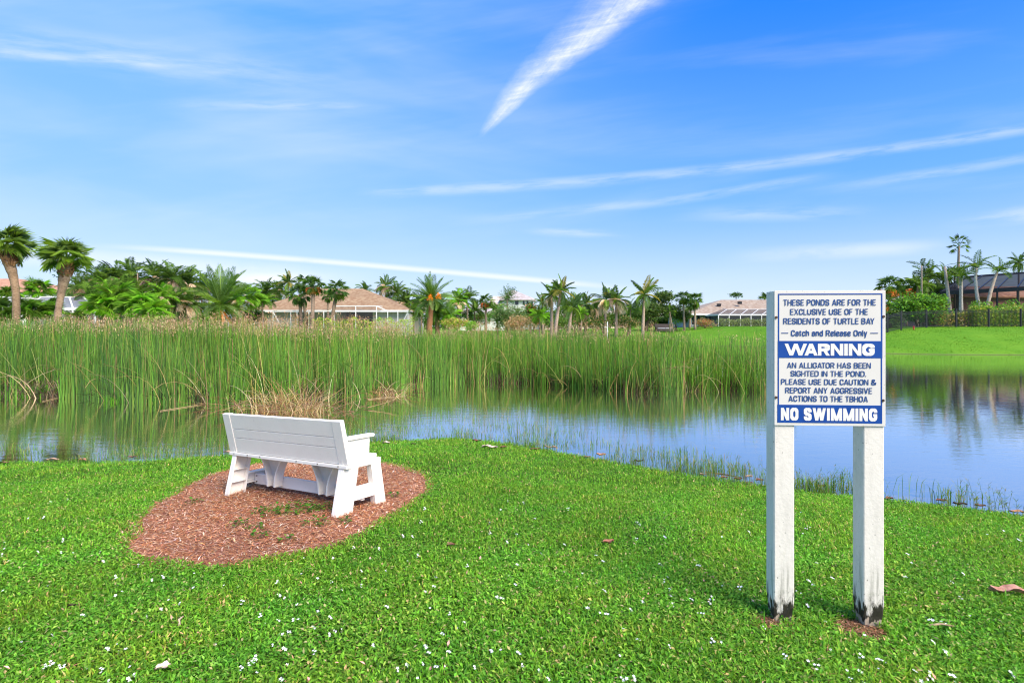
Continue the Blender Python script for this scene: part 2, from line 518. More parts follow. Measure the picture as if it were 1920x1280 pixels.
def leaves(mb, P, yaw, tilt, L, W, tint, mat_=0, fold=0.25, roll=None):
    """folded kite leaves rooted at P, rising by tilt along yaw"""
    n = len(P)
    d = np.stack([np.cos(yaw) * np.cos(tilt), np.sin(yaw) * np.cos(tilt), np.sin(tilt)], -1)
    s = np.stack([-np.sin(yaw), np.cos(yaw), np.zeros(n)], -1)
    nn = np.cross(d, s)
    if roll is not None:
        s = s * np.cos(roll)[:, None] + nn * np.sin(roll)[:, None]
        nn = np.cross(d, s)
    m = P + d * (L * 0.45)[:, None] + nn * (W * fold)[:, None]
    Vv = np.stack([P, m + s * (W / 2)[:, None], P + d * L[:, None], m - s * (W / 2)[:, None]], 1).reshape(-1, 3)
    i = np.arange(n)[:, None] * 4
    mb.add(Vv, [i + np.array((0, 1, 2)), i + np.array((0, 2, 3))], mat_, np.repeat(tint, 4, axis=0))


def in_poly(X, Y, P):
    ins = np.zeros(X.shape, bool)
    for (ax, ay), (bx, by) in zip(P, np.roll(P, -1, axis=0)):
        if ay != by: ins ^= ((ay > Y) != (by > Y)) & (X < (bx - ax) * (Y - ay) / (by - ay) + ax)
    return ins


def seen(X, Y, m=0.06):
    """true where a point at ground height falls inside the picture or just beside it"""
    return (np.abs(X / np.maximum(Y, 0.1)) < U(1920) + m + 0.35 / np.maximum(Y, 0.5)) & (Y > 2.15)


mulch_px = [(252, 1040), (244, 1018), (250, 996), (268, 972), (300, 945), (350, 915), (400, 893), (440, 880), (520, 868), (600, 862), (690, 868), (745, 876), (785, 890), (800, 905), (792, 925), (765, 948), (725, 970), (690, 992), (640, 1018), (580, 1037), (510, 1050), (430, 1058), (360, 1062), (310, 1060), (272, 1053)]
MULCH = np.array([on_ground(px, py)[:2] for px, py in mulch_px])
MULCH = MULCH.mean(0) + (MULCH - MULCH.mean(0)) * 1.045


def lumpy(X, Y, s, seed):
    r = np.random.default_rng(seed)
    o = np.zeros_like(X)
    for k in range(6):
        a = r.uniform(0, 6.28); f = s * r.uniform(0.5, 2.2); p = r.uniform(0, 6.28)
        o += np.sin((X * math.cos(a) + Y * math.sin(a)) * f + p)
    return o / 6


# lawn of short grass and low broad-leaved weeds
G_PAL = [(0.108, 0.325, 0.018), (0.155, 0.415, 0.026), (0.070, 0.230, 0.014), (0.225, 0.460, 0.050), (0.40, 0.40, 0.14)]
G_W = [0.33, 0.32, 0.18, 0.12, 0.05]
posts_px = [(1460, 1166), (1622, 1178)]
POSTS = [on_ground(*p) for p in posts_px]


def lawn(n, y0, y1):
    Y = np.sqrt(rng.uniform(y0 ** 2, y1 ** 2, n))
    X = rng.uniform(-1, 1, n) * (U(1920) + 0.10) * Y + rng.uniform(-0.2, 0.2, n)
    d = pond_sd(X, Y)
    edge = lumpy(X, Y, 9, 3) * 0.09
    shr = MULCH.mean(0) + (MULCH - MULCH.mean(0)) * 0.96
    k = (d > -0.04 + edge * 0.6) & ~in_poly(X + edge * 0.7, Y + edge, shr)
    for p in POSTS: k &= np.hypot(X - p[0] + 0.05, (Y - p[1] + 0.03) * 1.0) > 0.105 + edge * 0.9
    X, Y, d = X[k], Y[k], d[k]
    return X, Y, ground(X, Y), d


lb = MB()
for (n, y0, y1, frac) in ((150000, 2.2, 4.2, 0.52), (190000, 4.2, 6.6, 0.36), (190000, 6.6, 10.6, 0.2)):
    X, Y, Z, d = lawn(n, y0, y1)
    patch = lumpy(X, Y, 2.2, 5)[:, None]
    patch2 = lumpy(X, Y, 6.0, 8)
    weed = rng.random(len(X)) < np.clip(frac + 0.4 * lumpy(X, Y, 3.0, 9), 0.05, 0.9)
    T = pick(G_PAL, len(X), 0.22, G_W) * (1.15 + 0.17 * patch) * np.where(rng.random((len(X), 1)) < 0.05, np.array((1.9, 1.15, 2.2)), 1.0) * np.array((1, 1, 1.0))
    T[:, 2] += 0.004
    T[:, 0] *= 1.2 + 0.3 * np.clip(patch2, -1, 1)
    P = np.stack([X, Y, Z], -1)
    m = ~weed; k = m.sum()
    blades(lb, P[m] - (0, 0, 0.004), rng.uniform(0, 6.28, k), rng.uniform(0.030, 0.066, k) * (1 + 0.25 * patch2[m]), rng.uniform(0.004, 0.0075, k) * (1 + 0.05 * y0),
           rng.uniform(0.15, 1.15, k), T[m])
    k = weed.sum()
    T2 = T[weed] * np.array((0.95, 0.95, 1.2))
    Pw = P[weed] + np.stack([np.zeros(k), np.zeros(k), rng.uniform(0.004, 0.036, k)], -1)
    leaves(lb, Pw, rng.uniform(0, 6.28, k), rng.uniform(-0.25, 0.85, k), rng.uniform(0.016, 0.034, k), rng.uniform(0.008, 0.016, k), T2, fold=0.2, roll=rng.uniform(-0.5, 0.5, k))
# taller single blades standing out of the mown grass
X, Y, Z, d = lawn(2600, 2.3, 9.0)
k = len(X)
blades(lb, np.stack([X, Y, Z], -1), rng.uniform(0, 6.28, k), rng.uniform(0.07, 0.12, k), rng.uniform(0.005, 0.009, k), rng.uniform(0.2, 0.9, k), pick(G_PAL[1:4], k, 0.15))
tag(lb.build('grass', M_GRASS), 'short bright green lawn of grass and leafy weeds on the near bank', 'grass', kind='stuff')

# grass on the far banks
fb = MB()
n = 150000
Y = rng.uniform(28, 84, n); X = rng.uniform(-0.1, 1.0, n) * Y * 0.96
d = pond_sd(X, Y); k = (d > 0.25 + 0.25 * lumpy(X, Y, 1.5, 23))
X, Y = X[k], Y[k]; k = len(X)
blades(fb, np.stack([X, Y, ground(X, Y) - 0.01], -1), rng.uniform(0, 6.28, k), rng.uniform(0.03, 0.07, k), rng.uniform(0.03, 0.06, k), rng.uniform(0.3, 1.2, k),
       pick([(0.115, 0.285, 0.022), (0.145, 0.33, 0.026), (0.085, 0.225, 0.018), (0.19, 0.32, 0.04)], k, 0.15) * (1 + 0.22 * lumpy(X, Y, 0.6, 21) + 0.25 * lumpy(X * 0.5, Y * 2.0, 2.0, 22))[:, None])
tag(fb.build('grass', M_GRASS), 'mown bright green lawn sloping up from the far shore', 'grass', kind='stuff')

# ------------------------------------------------------------------ mulch bed
cen = MULCH.mean(0)
rings = np.linspace(0, 1.0, 9)
ring = np.array([np.interp(np.linspace(0, len(MULCH), 97)[:-1], np.arange(len(MULCH) + 1), np.append(MULCH[:, a], MULCH[0, a])) for a in (0, 1)]).T
mv = [np.array([[cen[0], cen[1]]])]
for r_ in rings[1:]: mv.append(cen + (ring - cen) * r_)
mv = np.vstack(mv); mz = ground(mv[:, 0], mv[:, 1])
rr = np.concatenate([[0]] + [np.full(96, r_) for r_ in rings[1:]])
mz = mz + 0.006 + 0.022 * (1 - rr ** 3)
mf = [np.array([(0, 1 + k, 1 + (k + 1) % 96) for k in range(96)])]
for q in range(len(rings) - 2):
    o_ = 1 + q * 96
    mf.append(np.array([(o_ + k, o_ + 96 + k, o_ + 96 + (k + 1) % 96, o_ + (k + 1) % 96) for k in range(96)]))
M_MULCH = mat('mulch', (0.36, 0.16, 0.10), rough=0.95, var=(0.22, 0.09, 0.06), vscale=25, bump=0.02, bscale=60, spec=0.05)
tag(MB().add(np.column_stack([mv, mz]), mf).build('mulch_bed', M_MULCH, smooth=True), kind='structure')


def mulch_height(X, Y):
    c = np.array((X, Y)).T - cen
    ang = np.arctan2(c[:, 1], c[:, 0]); ra = np.hypot(c[:, 0], c[:, 1])
    ro = ring - cen; ao = np.arctan2(ro[:, 1], ro[:, 0]); o = np.argsort(ao)
    rm = np.interp(ang, ao[o], np.hypot(ro[:, 0], ro[:, 1])[o], period=2 * math.pi)
    return ground(X, Y) + 0.006 + 0.022 * (1 - np.clip(ra / rm, 0, 1) ** 3)


cb = MB()
n = 85000
lo, hi = MULCH.min(0) - 0.1, MULCH.max(0) + 0.1
X, Y = rng.uniform(lo[0], hi[0], n), rng.uniform(lo[1], hi[1], n)
e = lumpy(X, Y, 9, 3) * 0.06 + rng.normal(0, 0.03, n)
k = in_poly(X + e, Y + e, MULCH); X, Y = X[k], Y[k]; k = len(X)
P = np.stack([X, Y, mulch_height(X, Y) + rng.uniform(0.0, 0.016, k)], -1)
big = rng.random(k) < 0.12
tone = lumpy(X, Y, 3.5, 33)
T = pick([(0.48, 0.205, 0.095), (0.58, 0.30, 0.165), (0.34, 0.135, 0.07), (0.68, 0.47, 0.34), (0.76, 0.60, 0.48), (0.14, 0.07, 0.05)], k, 0.2, [0.28, 0.27, 0.16, 0.15, 0.06, 0.08])
T *= (1 + 0.25 * tone)[:, None]
leaves(cb, P, rng.uniform(0, 6.28, k), rng.normal(0.05, 0.22, k), np.where(big, rng.uniform(0.03, 0.06, k), rng.uniform(0.02, 0.065, k)), np.where(big, rng.uniform(0.006, 0.013, k), rng.uniform(0.002, 0.005, k)), T, fold=0.3)
tag(cb.build('mulch_chips', M_DRY), 'reddish brown shredded bark mulch spread under the white bench', 'mulch', kind='stuff')

# weeds that have come up in the mulch
WEEDS = [((560, 962), 0.16, 60, 'largest patch of round-leaved green weeds in the mulch below the bench'),
         ((508, 968), 0.13, 34, 'low green weed patch at the left end of the big weed clump in the mulch'),
         ((612, 960), 0.10, 26, 'green weeds in the mulch just left of the bench\'s near rear leg'),
         ((488, 1012), 0.05, 9, 'small weed with bright round leaves in the open mulch in front of the bench'),
         ((480, 998), 0.05, 8, 'small sprawling weed just behind the bright round-leaved one in the mulch'),
         ((538, 1018), 0.045, 8, 'lone dark green weed near the front edge of the mulch'),
         ((590, 988), 0.09, 18, 'fine-leaved green weed in the mulch in front of the near rear leg'),
         ((648, 985), 0.04, 8, 'dark weed in the mulch just in front of the near leg\'s foot'),
         ((737, 936), 0.05, 8, 'yellow-green weed in the mulch to the right of the bench'),
         ((448, 990), 0.07, 10, 'pale small weed in the mulch towards its left side'),
         ((365, 948), 0.07, 9, 'dark sprig near the left rim of the mulch'),
         ((575, 872), 0.10, 18, 'weeds at the back rim of the mulch behind the bench')]
for (p, r_, n, lab) in WEEDS:
    q = on_ground(*p)
    z0 = float(mulch_height(np.array([q[0]]), np.array([q[1]]))[0])
    b = MB(); n *= 2
    a_, ra = rng.uniform(0, 6.28, n), r_ * np.sqrt(rng.random(n))
    hgt = rng.uniform(0.01, 0.05, n)
    Pw = np.stack([ra * np.cos(a_) * 1.4, ra * np.sin(a_), hgt], -1)
    T = pick([(0.06, 0.20, 0.02), (0.12, 0.30, 0.03), (0.04, 0.12, 0.015)], n, 0.15)
    leaves(b, Pw, rng.uniform(0, 6.28, n), rng.uniform(-0.2, 0.5, n), rng.uniform(0.02, 0.042, n), rng.uniform(0.018, 0.034, n), T, fold=0.1)
    st = Pw.copy(); st[:, 2] = -0.01
    blades(b, st, rng.uniform(0, 6.28, n), hgt + 0.012, np.full(n, 0.003), np.full(n, 0.05), T)
    tag(b.build('weed', M_GRASS, loc=(q[0], q[1], z0)), lab, 'weed', 'weeds sprouting in the mulch')

# ------------------------------------------------------------------ flowers in the lawn
FLOWERS = []
for v in range(4):
    b = MB()
    for k in range((1, 2, 3, 4)[v]):
        c = np.array((random.uniform(-0.018, 0.018), random.uniform(-0.014, 0.014), random.uniform(0.042, 0.062))) if v else np.array((0, 0, 0.05))
        b.tube([(c[0] * 0.4, c[1] * 0.4, -0.004), tuple(c)], [0.0012, 0.001], 4, 1)
        m = 5
        a_ = np.arange(m) * 6.283 / m + random.uniform(0, 1)
        leaves(b, np.tile(c, (m, 1)), a_, np.full(m, random.uniform(0.05, 0.6)), np.full(m, random.uniform(0.010, 0.015)), np.full(m, 0.0085), np.ones((m, 3)), 0, fold=0.1)
    FLOWERS.append(b.mesh('lawn_flower', [M_PETAL, mat('flower_stalk', (0.08, 0.2, 0.03), var=(0.05, 0.13, 0.02), vscale=90)]))
cnt = 0
tries = 0
while cnt < 270 and tries < 6000:
    tries += 1
    py = 925 + 365 * random.random() ** 0.75
    px = random.uniform(-10, 1930)
    cl_ = math.sin(px * 0.021 + py * 0.013) + math.sin(px * 0.008 - py * 0.031 + 2) + math.sin(px * 0.043 + py * 0.05)
    if random.random() > 0.42 + 0.17 * cl_: continue
    q = on_ground(px, py)
    if in_poly(np.array([q[0]]), np.array([q[1]]), MULCH)[0] or pond_sd(np.array([q[0]]), np.array([q[1]]))[0] < 0.35: continue
    if any(math.hypot(q[0] - p[0], q[1] - p[1]) < 0.16 for p in POSTS): continue
    o = inst('lawn_flower', random.choice(FLOWERS), None, tuple(q), (random.uniform(-.1, .75), random.uniform(-.5, .5), random.uniform(-.6, .6)), random.uniform(0.5, 0.85))
    tag(o, 'tiny white five-petalled weed flower standing in the green lawn', 'flower', 'tiny white flowers in the lawn')
    cnt += 1

# ------------------------------------------------------------------ bench
def white_stain(nt, vec, co, c):
    g = noise(nt, co.outputs['Object'], 26.0, 5, 0.7).ss(0.62, 0.8)
    a = mixc(nt, noise(nt, co.outputs['Object'], 3.0, 4, 0.6).ss(0.35, 0.75) * 0.5, (0.87, 0.83, 0.78), (0.79, 0.735, 0.68))
    sp = nt.nodes.new('ShaderNodeSeparateXYZ'); nt.links.new(co.outputs['Object'], sp.inputs[0])
    zz_ = S(nt, sp.outputs[2])
    a = mixc(nt, g * 0.4, a, (0.50, 0.42, 0.36))
    splash = noise(nt, co.outputs['Object'], 30.0, 5, 0.7).ss(0.42, 0.7) * (1.0 - zz_.ss(0.0, 0.10))
    a = mixc(nt, splash * 0.6, a, (0.42, 0.30, 0.22))
    dots = noise(nt, co.outputs['Object'], 95.0, 2, 0.5).ss(0.72, 0.77)
    return mixc(nt, dots * 0.6, a, (0.20, 0.16, 0.13))


M_BENCH = mat('white_resin', rough=0.42, bump=0.0015, bscale=60, spec=0.35, extra=white_stain)
M_SCREW = mat('dark_steel', (0.07, 0.065, 0.06), rough=0.5, metal=0.7, var=(0.14, 0.08, 0.05), vscale=60)
KB = 1.037
BL, TILT, ROLL, YAW = 1.62, 0.039, 0.041, 0.535
c_, s_ = math.cos(YAW), math.sin(YAW)
ex = Vector((c_, -s_, ROLL)).normalized()
ey = Vector((s_ * math.cos(TILT), c_ * math.cos(TILT), -math.sin(TILT)))
ey = (ey - ex * ey.dot(ex)).normalized()
ez = ex.cross(ey)
BM = Matrix((ex, ey, ez)).transposed().to_4x4()
BM.translation = Vector((-1.449 * KB, 4.698 * KB, 1.68 + (0.056 - 1.68) * KB))
bench = empty('bench', (0, 0, 0), 0, 'white resin bench seen from behind, standing in the ring of red mulch', 'bench')
bench.matrix_world = BM


def yz(poly, x): return [(x, y, z) for y, z in poly]


def leg_poly(y0, y1, t0, t1, z1=0.452): return [(y0, -0.02), (y1, -0.02), (t1, z1), (t0, z1)]


rear = leg_poly(-0.044, 0.148, 0.056, 0.235)
frnt = leg_poly(0.45, 0.583, 0.375, 0.50)
for side in (0, 1):
    xo = 0.0 if side == 0 else -BL
    sg = -1 if side == 0 else 1                        # towards the inside
    e = empty('leg_frame', (0, 0, 0)); e.parent = bench
    def leg(poly, nm):
        b = MB()
        b.prism(yz(poly, xo), (sg * 0.016, 0, 0))      # outer web
        P = np.array(poly)
        for (i, j) in ((0, 3), (1, 2)):                # the two long rims
            a_, q_ = P[i], P[j]
            inn = (P[1 if i == 0 else 0] - a_); inn = inn / np.linalg.norm(inn) * 0.013
            b.prism(yz([a_, q_, q_ + inn, a_ + inn], xo + sg * 0.016), (sg * 0.05, 0, 0))
        b.prism(yz([P[0] + (0.012, 0.002), P[1] + (-0.012, 0.002), P[1] + (-0.012, 0.014), P[0] + (0.012, 0.014)], xo + sg * 0.016), (sg * 0.045, 0, 0))
        for t in (0.36, 0.62):
            a_, q_ = P[0] + (P[3] - P[0]) * t, P[1] + (P[2] - P[1]) * t
            b.prism(yz([a_ + (0.012, 0), q_ + (-0.012, 0), q_ + (-0.012, 0.010), a_ + (0.012, 0.010)], xo + sg * 0.016), (sg * 0.042, 0, 0))
        b.build(nm, M_BENCH, e, bevel=0.004)
    leg(rear, 'leg'); leg(frnt, 'leg')
    b = MB()
    cb_ = [(0.165, 0.115), (0.438, 0.115), (0.415, 0.228), (0.192, 0.228)]
    b.prism(yz(cb_, xo + sg * 0.002), (sg * 0.016, 0, 0))
    b.prism(yz([(0.167, 0.117), (0.436, 0.117), (0.433, 0.130), (0.170, 0.130)], xo + sg * 0.018), (sg * 0.046, 0, 0))
    b.prism(yz([(0.190, 0.214), (0.418, 0.214), (0.416, 0.226), (0.193, 0.226)], xo + sg * 0.018), (sg * 0.046, 0, 0))
    b.build('crossbar', M_BENCH, e, bevel=0.003)
    b = MB(); b.box((xo + sg * 0.031, 0.278, 0.430), (0.070, 0.462, 0.050))
    b.build('top_plate', M_BENCH, e, bevel=0.006)
    # arm
    a_ = MB(); a_.prism(yz([(0.050, 0.457), (0.362, 0.457), (0.372, 0.658), (0.012, 0.658)], xo + sg * 0.006), (sg * 0.026, 0, 0))
    ar = a_.build('arm_support', M_BENCH, bench, bevel=0.004)
    a_ = MB(); a_.prism([(xo - sg * 0.012, 0.010, 0.661), (xo - sg * 0.012, 0.41, 0.661), (xo + sg * 0.01, 0.44, 0.661), (xo + sg * 0.075, 0.44, 0.661), (xo + sg * 0.088, 0.40, 0.661), (xo + sg * 0.088, 0.010, 0.661)], (0, 0, 0.026))
    a_.build('armrest', M_BENCH, bench, bevel=0.006)
b = MB()
for k in range(4): b.box((-BL / 2, 0.118 + k * 0.112, 0.472), (BL - 0.10, 0.106, 0.030))
b.build('seat', M_BENCH, bench, bevel=0.005)
# backrest: three boards between two end cleats, leaning back towards the viewer
yb, zb, yt, zt, th = 0.053, 0.455, -0.037, 0.845, 0.046
ax_ = np.array((0, yt - yb, zt - zb)); HB = np.linalg.norm(ax_); ax_ = ax_ / HB
nb = np.array((0, ax_[2], -ax_[1]))                    # forward normal
O = np.array((0, yb, zb))


def slab(x0, x1, a0, a1, d0, d1):
    p = [O + ax_ * a + nb * d for a, d in ((a0, d0), (a1, d0), (a1, d1), (a0, d1))]
    return [(x0, q[1], q[2]) for q in p], (x1 - x0, 0, 0)


OV = 0.05
xa, xb = -BL - OV, OV
cw = 0.118
for (a0, a1) in ((0.0, 0.3765), (0.3875, 0.6165), (0.6275, 1.0)):
    b = MB(); b.prism(*slab(xa + cw + 0.002, xb - cw - 0.002, a0 * HB, a1 * HB, 0.004, th - 0.004)); b.build('back_slat', M_BENCH, bench, bevel=0.003)
for (x0, x1) in ((xa, xa + cw), (xb - cw, xb)):
    b = MB(); b.prism(*slab(x0, x1, -0.002, HB + 0.003, 0.0, th)); b.build('end_cleat', M_BENCH, bench, bevel=0.006)
b = MB(); b.box((-BL / 2, 0.072, 0.437), (BL + 2 * OV - 0.012, 0.062, 0.030)); b.build('back_rail', M_BENCH, bench, bevel=0.004)
b = MB(); b.box((-BL / 2, 0.305, 0.143), (BL - 0.05, 0.040, 0.108)); b.build('stretcher', M_BENCH, bench, bevel=0.004)
for xc in (-0.43, -1.19):
    b = MB()
    zs = np.linspace(0, 1, 9)
    hw = 0.044 + 0.125 * zs ** 2.2
    zz = 0.115 + 0.300 * zs
    n_fl = 8
    tt = np.linspace(-1, 1, n_fl * 2 + 1)
    yy = 0.246 + 0.024 * (np.arange(n_fl * 2 + 1) % 2)
    P = np.array([[(xc + w * t, y, z) for t, y in zip(tt, yy)] for w, z in zip(hw, zz)])
    Pb = P + (0, 0.03, 0)
    K = n_fl * 2 + 1
    i, j = np.meshgrid(np.arange(8), np.arange(K - 1), indexing='ij')
    q_ = np.stack([i * K + j, i * K + j + 1, (i + 1) * K + j + 1, (i + 1) * K + j], -1).reshape(-1, 4)
    b.add(np.vstack([P.reshape(-1, 3), Pb.reshape(-1, 3)]), [q_, q_[:, ::-1] + 9 * K])
    for sgn in (-1, 1):
        for k in range(8):
            b.prism([(xc + sgn * hw[k], 0.185, zz[k]), (xc + sgn * hw[k + 1], 0.185, zz[k + 1]), (xc + sgn * (hw[k + 1] + 0.018), 0.185, zz[k + 1]), (xc + sgn * (hw[k] + 0.018), 0.185, zz[k])], (0, 0.095, 0))
    b.box((xc - 0.178, 0.22, 0.411), (0.05, 0.09, 0.018)); b.box((xc + 0.178, 0.22, 0.411), (0.05, 0.09, 0.018))
    b.build('bracket', M_BENCH, bench)
for (x, y, z) in ((-BL + 0.068, 0.283, 0.175), (-BL + 0.068, 0.283, 0.115)):
    b = MB(); b.tube([(x, y + 0.003, z), (x, y - 0.006, z)], 0.006, 8); b.build('screw', M_SCREW, bench)

for x in (-1.58, -1.36, -1.16, -0.62, -0.33, -0.06):
    b = MB(); b.tube([(x, 0.044, 0.440), (x, 0.0375, 0.440)], 0.0055, 8); b.build('screw', M_SCREW, bench)

# ------------------------------------------------------------------ sign
DS = 3.205
zg = g1(1.52, 3.22)
TOP = EYE + (HY - 545) / F * DS - zg
BOT = EYE + (HY - 796.5) / F * DS - zg
BW, BH = 0.640 * DS / 3.36, TOP - BOT


def post_col(nt, vec, co, c):
    sp = nt.nodes.new('ShaderNodeSeparateXYZ'); nt.links.new(co.outputs['Object'], sp.inputs[0])
    x, y, z = (S(nt, sp.outputs[i]) for i in range(3))
    v = xyz(nt, x * 1.0, y * 1.0, z * 0.45)
    grime = noise(nt, v, 9.0, 6, 0.7).ss(0.42, 0.8)
    a = mixc(nt, grime * 0.6, (0.70, 0.665, 0.61), (0.46, 0.44, 0.39))
    specks = noise(nt, xyz(nt, x, y, z * 0.7), 70.0, 3, 0.6).ss(0.655, 0.70)
    a = mixc(nt, specks * 0.7, a, (0.12, 0.12, 0.10))
    low = 1.0 - z.ss(0.1, 0.75)
    alg = noise(nt, xyz(nt, x, y, z * 0.6), 24.0, 5, 0.7).ss(0.5, 0.75) * low
    a = mixc(nt, alg * 0.5, a, (0.20, 0.22, 0.14))
    edge = noise(nt, xyz(nt, x * 1.7 + 3.0, y * 1.7, z * 0.45), 16.0, 5, 0.65)
    streaks_ = noise(nt, xyz(nt, x * 3.0, y * 3.0, z * 0.165), 14.0, 4, 0.6).ss(0.5, 0.72) * (1.0 - z.ss(0.15, 0.55))
    a = mixc(nt, streaks_ * 0.55, a, (0.10, 0.105, 0.075))
    rot = (z + (edge - 0.5) * 0.55).ss(0.150, 0.070)
    a = mixc(nt, rot, a, (0.03, 0.028, 0.02))
    bare = (z + (noise(nt, xyz(nt, x * 2.0, y * 2.0, z), 22.0, 4, 0.6) - 0.5) * 0.13).ss(0.040, 0.022)
    return mixc(nt, bare, a, (0.36, 0.30, 0.24))


M_POST = mat('painted_post', rough=0.6, bump=0.002, bscale=45, spec=0.25, extra=post_col)


def board_col(nt, vec, co, c):
    sp = nt.nodes.new('ShaderNodeSeparateXYZ'); nt.links.new(co.outputs['Object'], sp.inputs[0])
    x, z = S(nt, sp.outputs[0]), S(nt, sp.outputs[2])
    rim = ((x - BW / 2).abs().ss(BW / 2 - 0.02, BW / 2 - 0.005)).max((z - (TOP + BOT) / 2).abs().ss(BH / 2 - 0.02, BH / 2 - 0.004))
    chips = noise(nt, co.outputs['Object'], 70.0, 4, 0.7).ss(0.60, 0.68) * rim
    a = mixc(nt, noise(nt, co.outputs['Object'], 5.0, 3).ss(0.3, 0.8) * 0.3, (0.66, 0.635, 0.60), (0.58, 0.56, 0.53))
    return mixc(nt, chips * 0.7, a, (0.28, 0.24, 0.20))


M_BOARD = mat('sign_white', rough=0.35, spec=0.3, extra=board_col)
M_BLUE = mat('sign_blue', (0.010, 0.055, 0.27), rough=0.35, var=(0.014, 0.07, 0.31), vscale=8, spec=0.3)
M_LETTER_W = mat('letter_white', (0.74, 0.735, 0.72), rough=0.35, var=(0.68, 0.67, 0.65), vscale=14)
M_LETTER_B = mat('letter_blue', (0.016, 0.065, 0.23), rough=0.4, var=(0.02, 0.065, 0.23), vscale=25)
SX = (1451 - CX) / F * DS
sign = empty('warning_sign', (SX, DS, zg), -R(3.6), 'white pond warning sign with blue bands and lettering on two weathered posts', 'sign')


def post(x0, seed, ztop):
    r = np.random.default_rng(seed)
    zs = np.array([-0.15, -0.02, 0.02, 0.05, 0.085, 0.12, 0.16, 0.22, 0.5, 0.9, 1.3, 1.7, ztop])
    b = MB(); w = 0.115; ch = 0.006
    base_ = np.array([(ch, 0), (w - ch, 0), (w, ch), (w, w - ch), (w - ch, w), (ch, w), (0, w - ch), (0, ch)])
    nl = 6
    ringp = []
    P0 = []
    for i in range(8):
        a_, q_ = base_[i], base_[(i + 1) % 8]
        P0 += [a_ + (q_ - a_) * t for t in (np.linspace(0, 1, nl + 1)[:-1] if i % 2 == 0 else (0.0,))]
    P0 = np.array(P0); k = len(P0)
    V_ = []
    for z in zs:
        sh = 1 - 0.16 * smooth((0.14 - z) / 0.14)
        j = r.normal(0, 0.0045, k) * smooth((0.17 - z) / 0.1)
        q_ = (P0 - w / 2) * (sh + j[:, None] * 8) + w / 2
        V_.append(np.column_stack([q_, np.full(k, z)]))
    V_ = np.vstack(V_)
    i, j = np.meshgrid(np.arange(len(zs) - 1), np.arange(k), indexing='ij')
    f = np.stack([i * k + j, i * k + (j + 1) % k, (i + 1) * k + (j + 1) % k, (i + 1) * k + j], -1).reshape(-1, 4)
    b.add(V_, [f, np.arange(k) + (len(zs) - 1) * k])
    o = b.build('post', M_POST, sign, (x0, 0, 0))
    return o


post(0.0, 3, TOP - 0.003); post(0.494, 5, TOP - 0.02)
b = MB(); b.box((BW / 2, -0.0045, BOT + BH / 2), (BW, 0.007, BH)); b.build('board', M_BOARD, sign, bevel=0.0015)
bx = lambda u: (u - 220) / 880 * BW                      # from a close-up's measures to the board's own
bz = lambda v: TOP - (v - 62) / 1083 * BH
b = MB()
for (u0, v0, u1, v1) in ((248, 87, 1074, 96), (248, 97, 258, 466), (1064, 97, 1074, 466), (246, 466, 1074, 602), (246, 603, 256, 977), (1062, 603, 1072, 977), (243, 978, 1072, 1122)):
    b.box(((bx(u0) + bx(u1)) / 2, -0.0090, (bz(v0) + bz(v1)) / 2), (bx(u1) - bx(u0), 0.0012, bz(v0) - bz(v1)))
b.build('blue_bands', M_BLUE, sign)


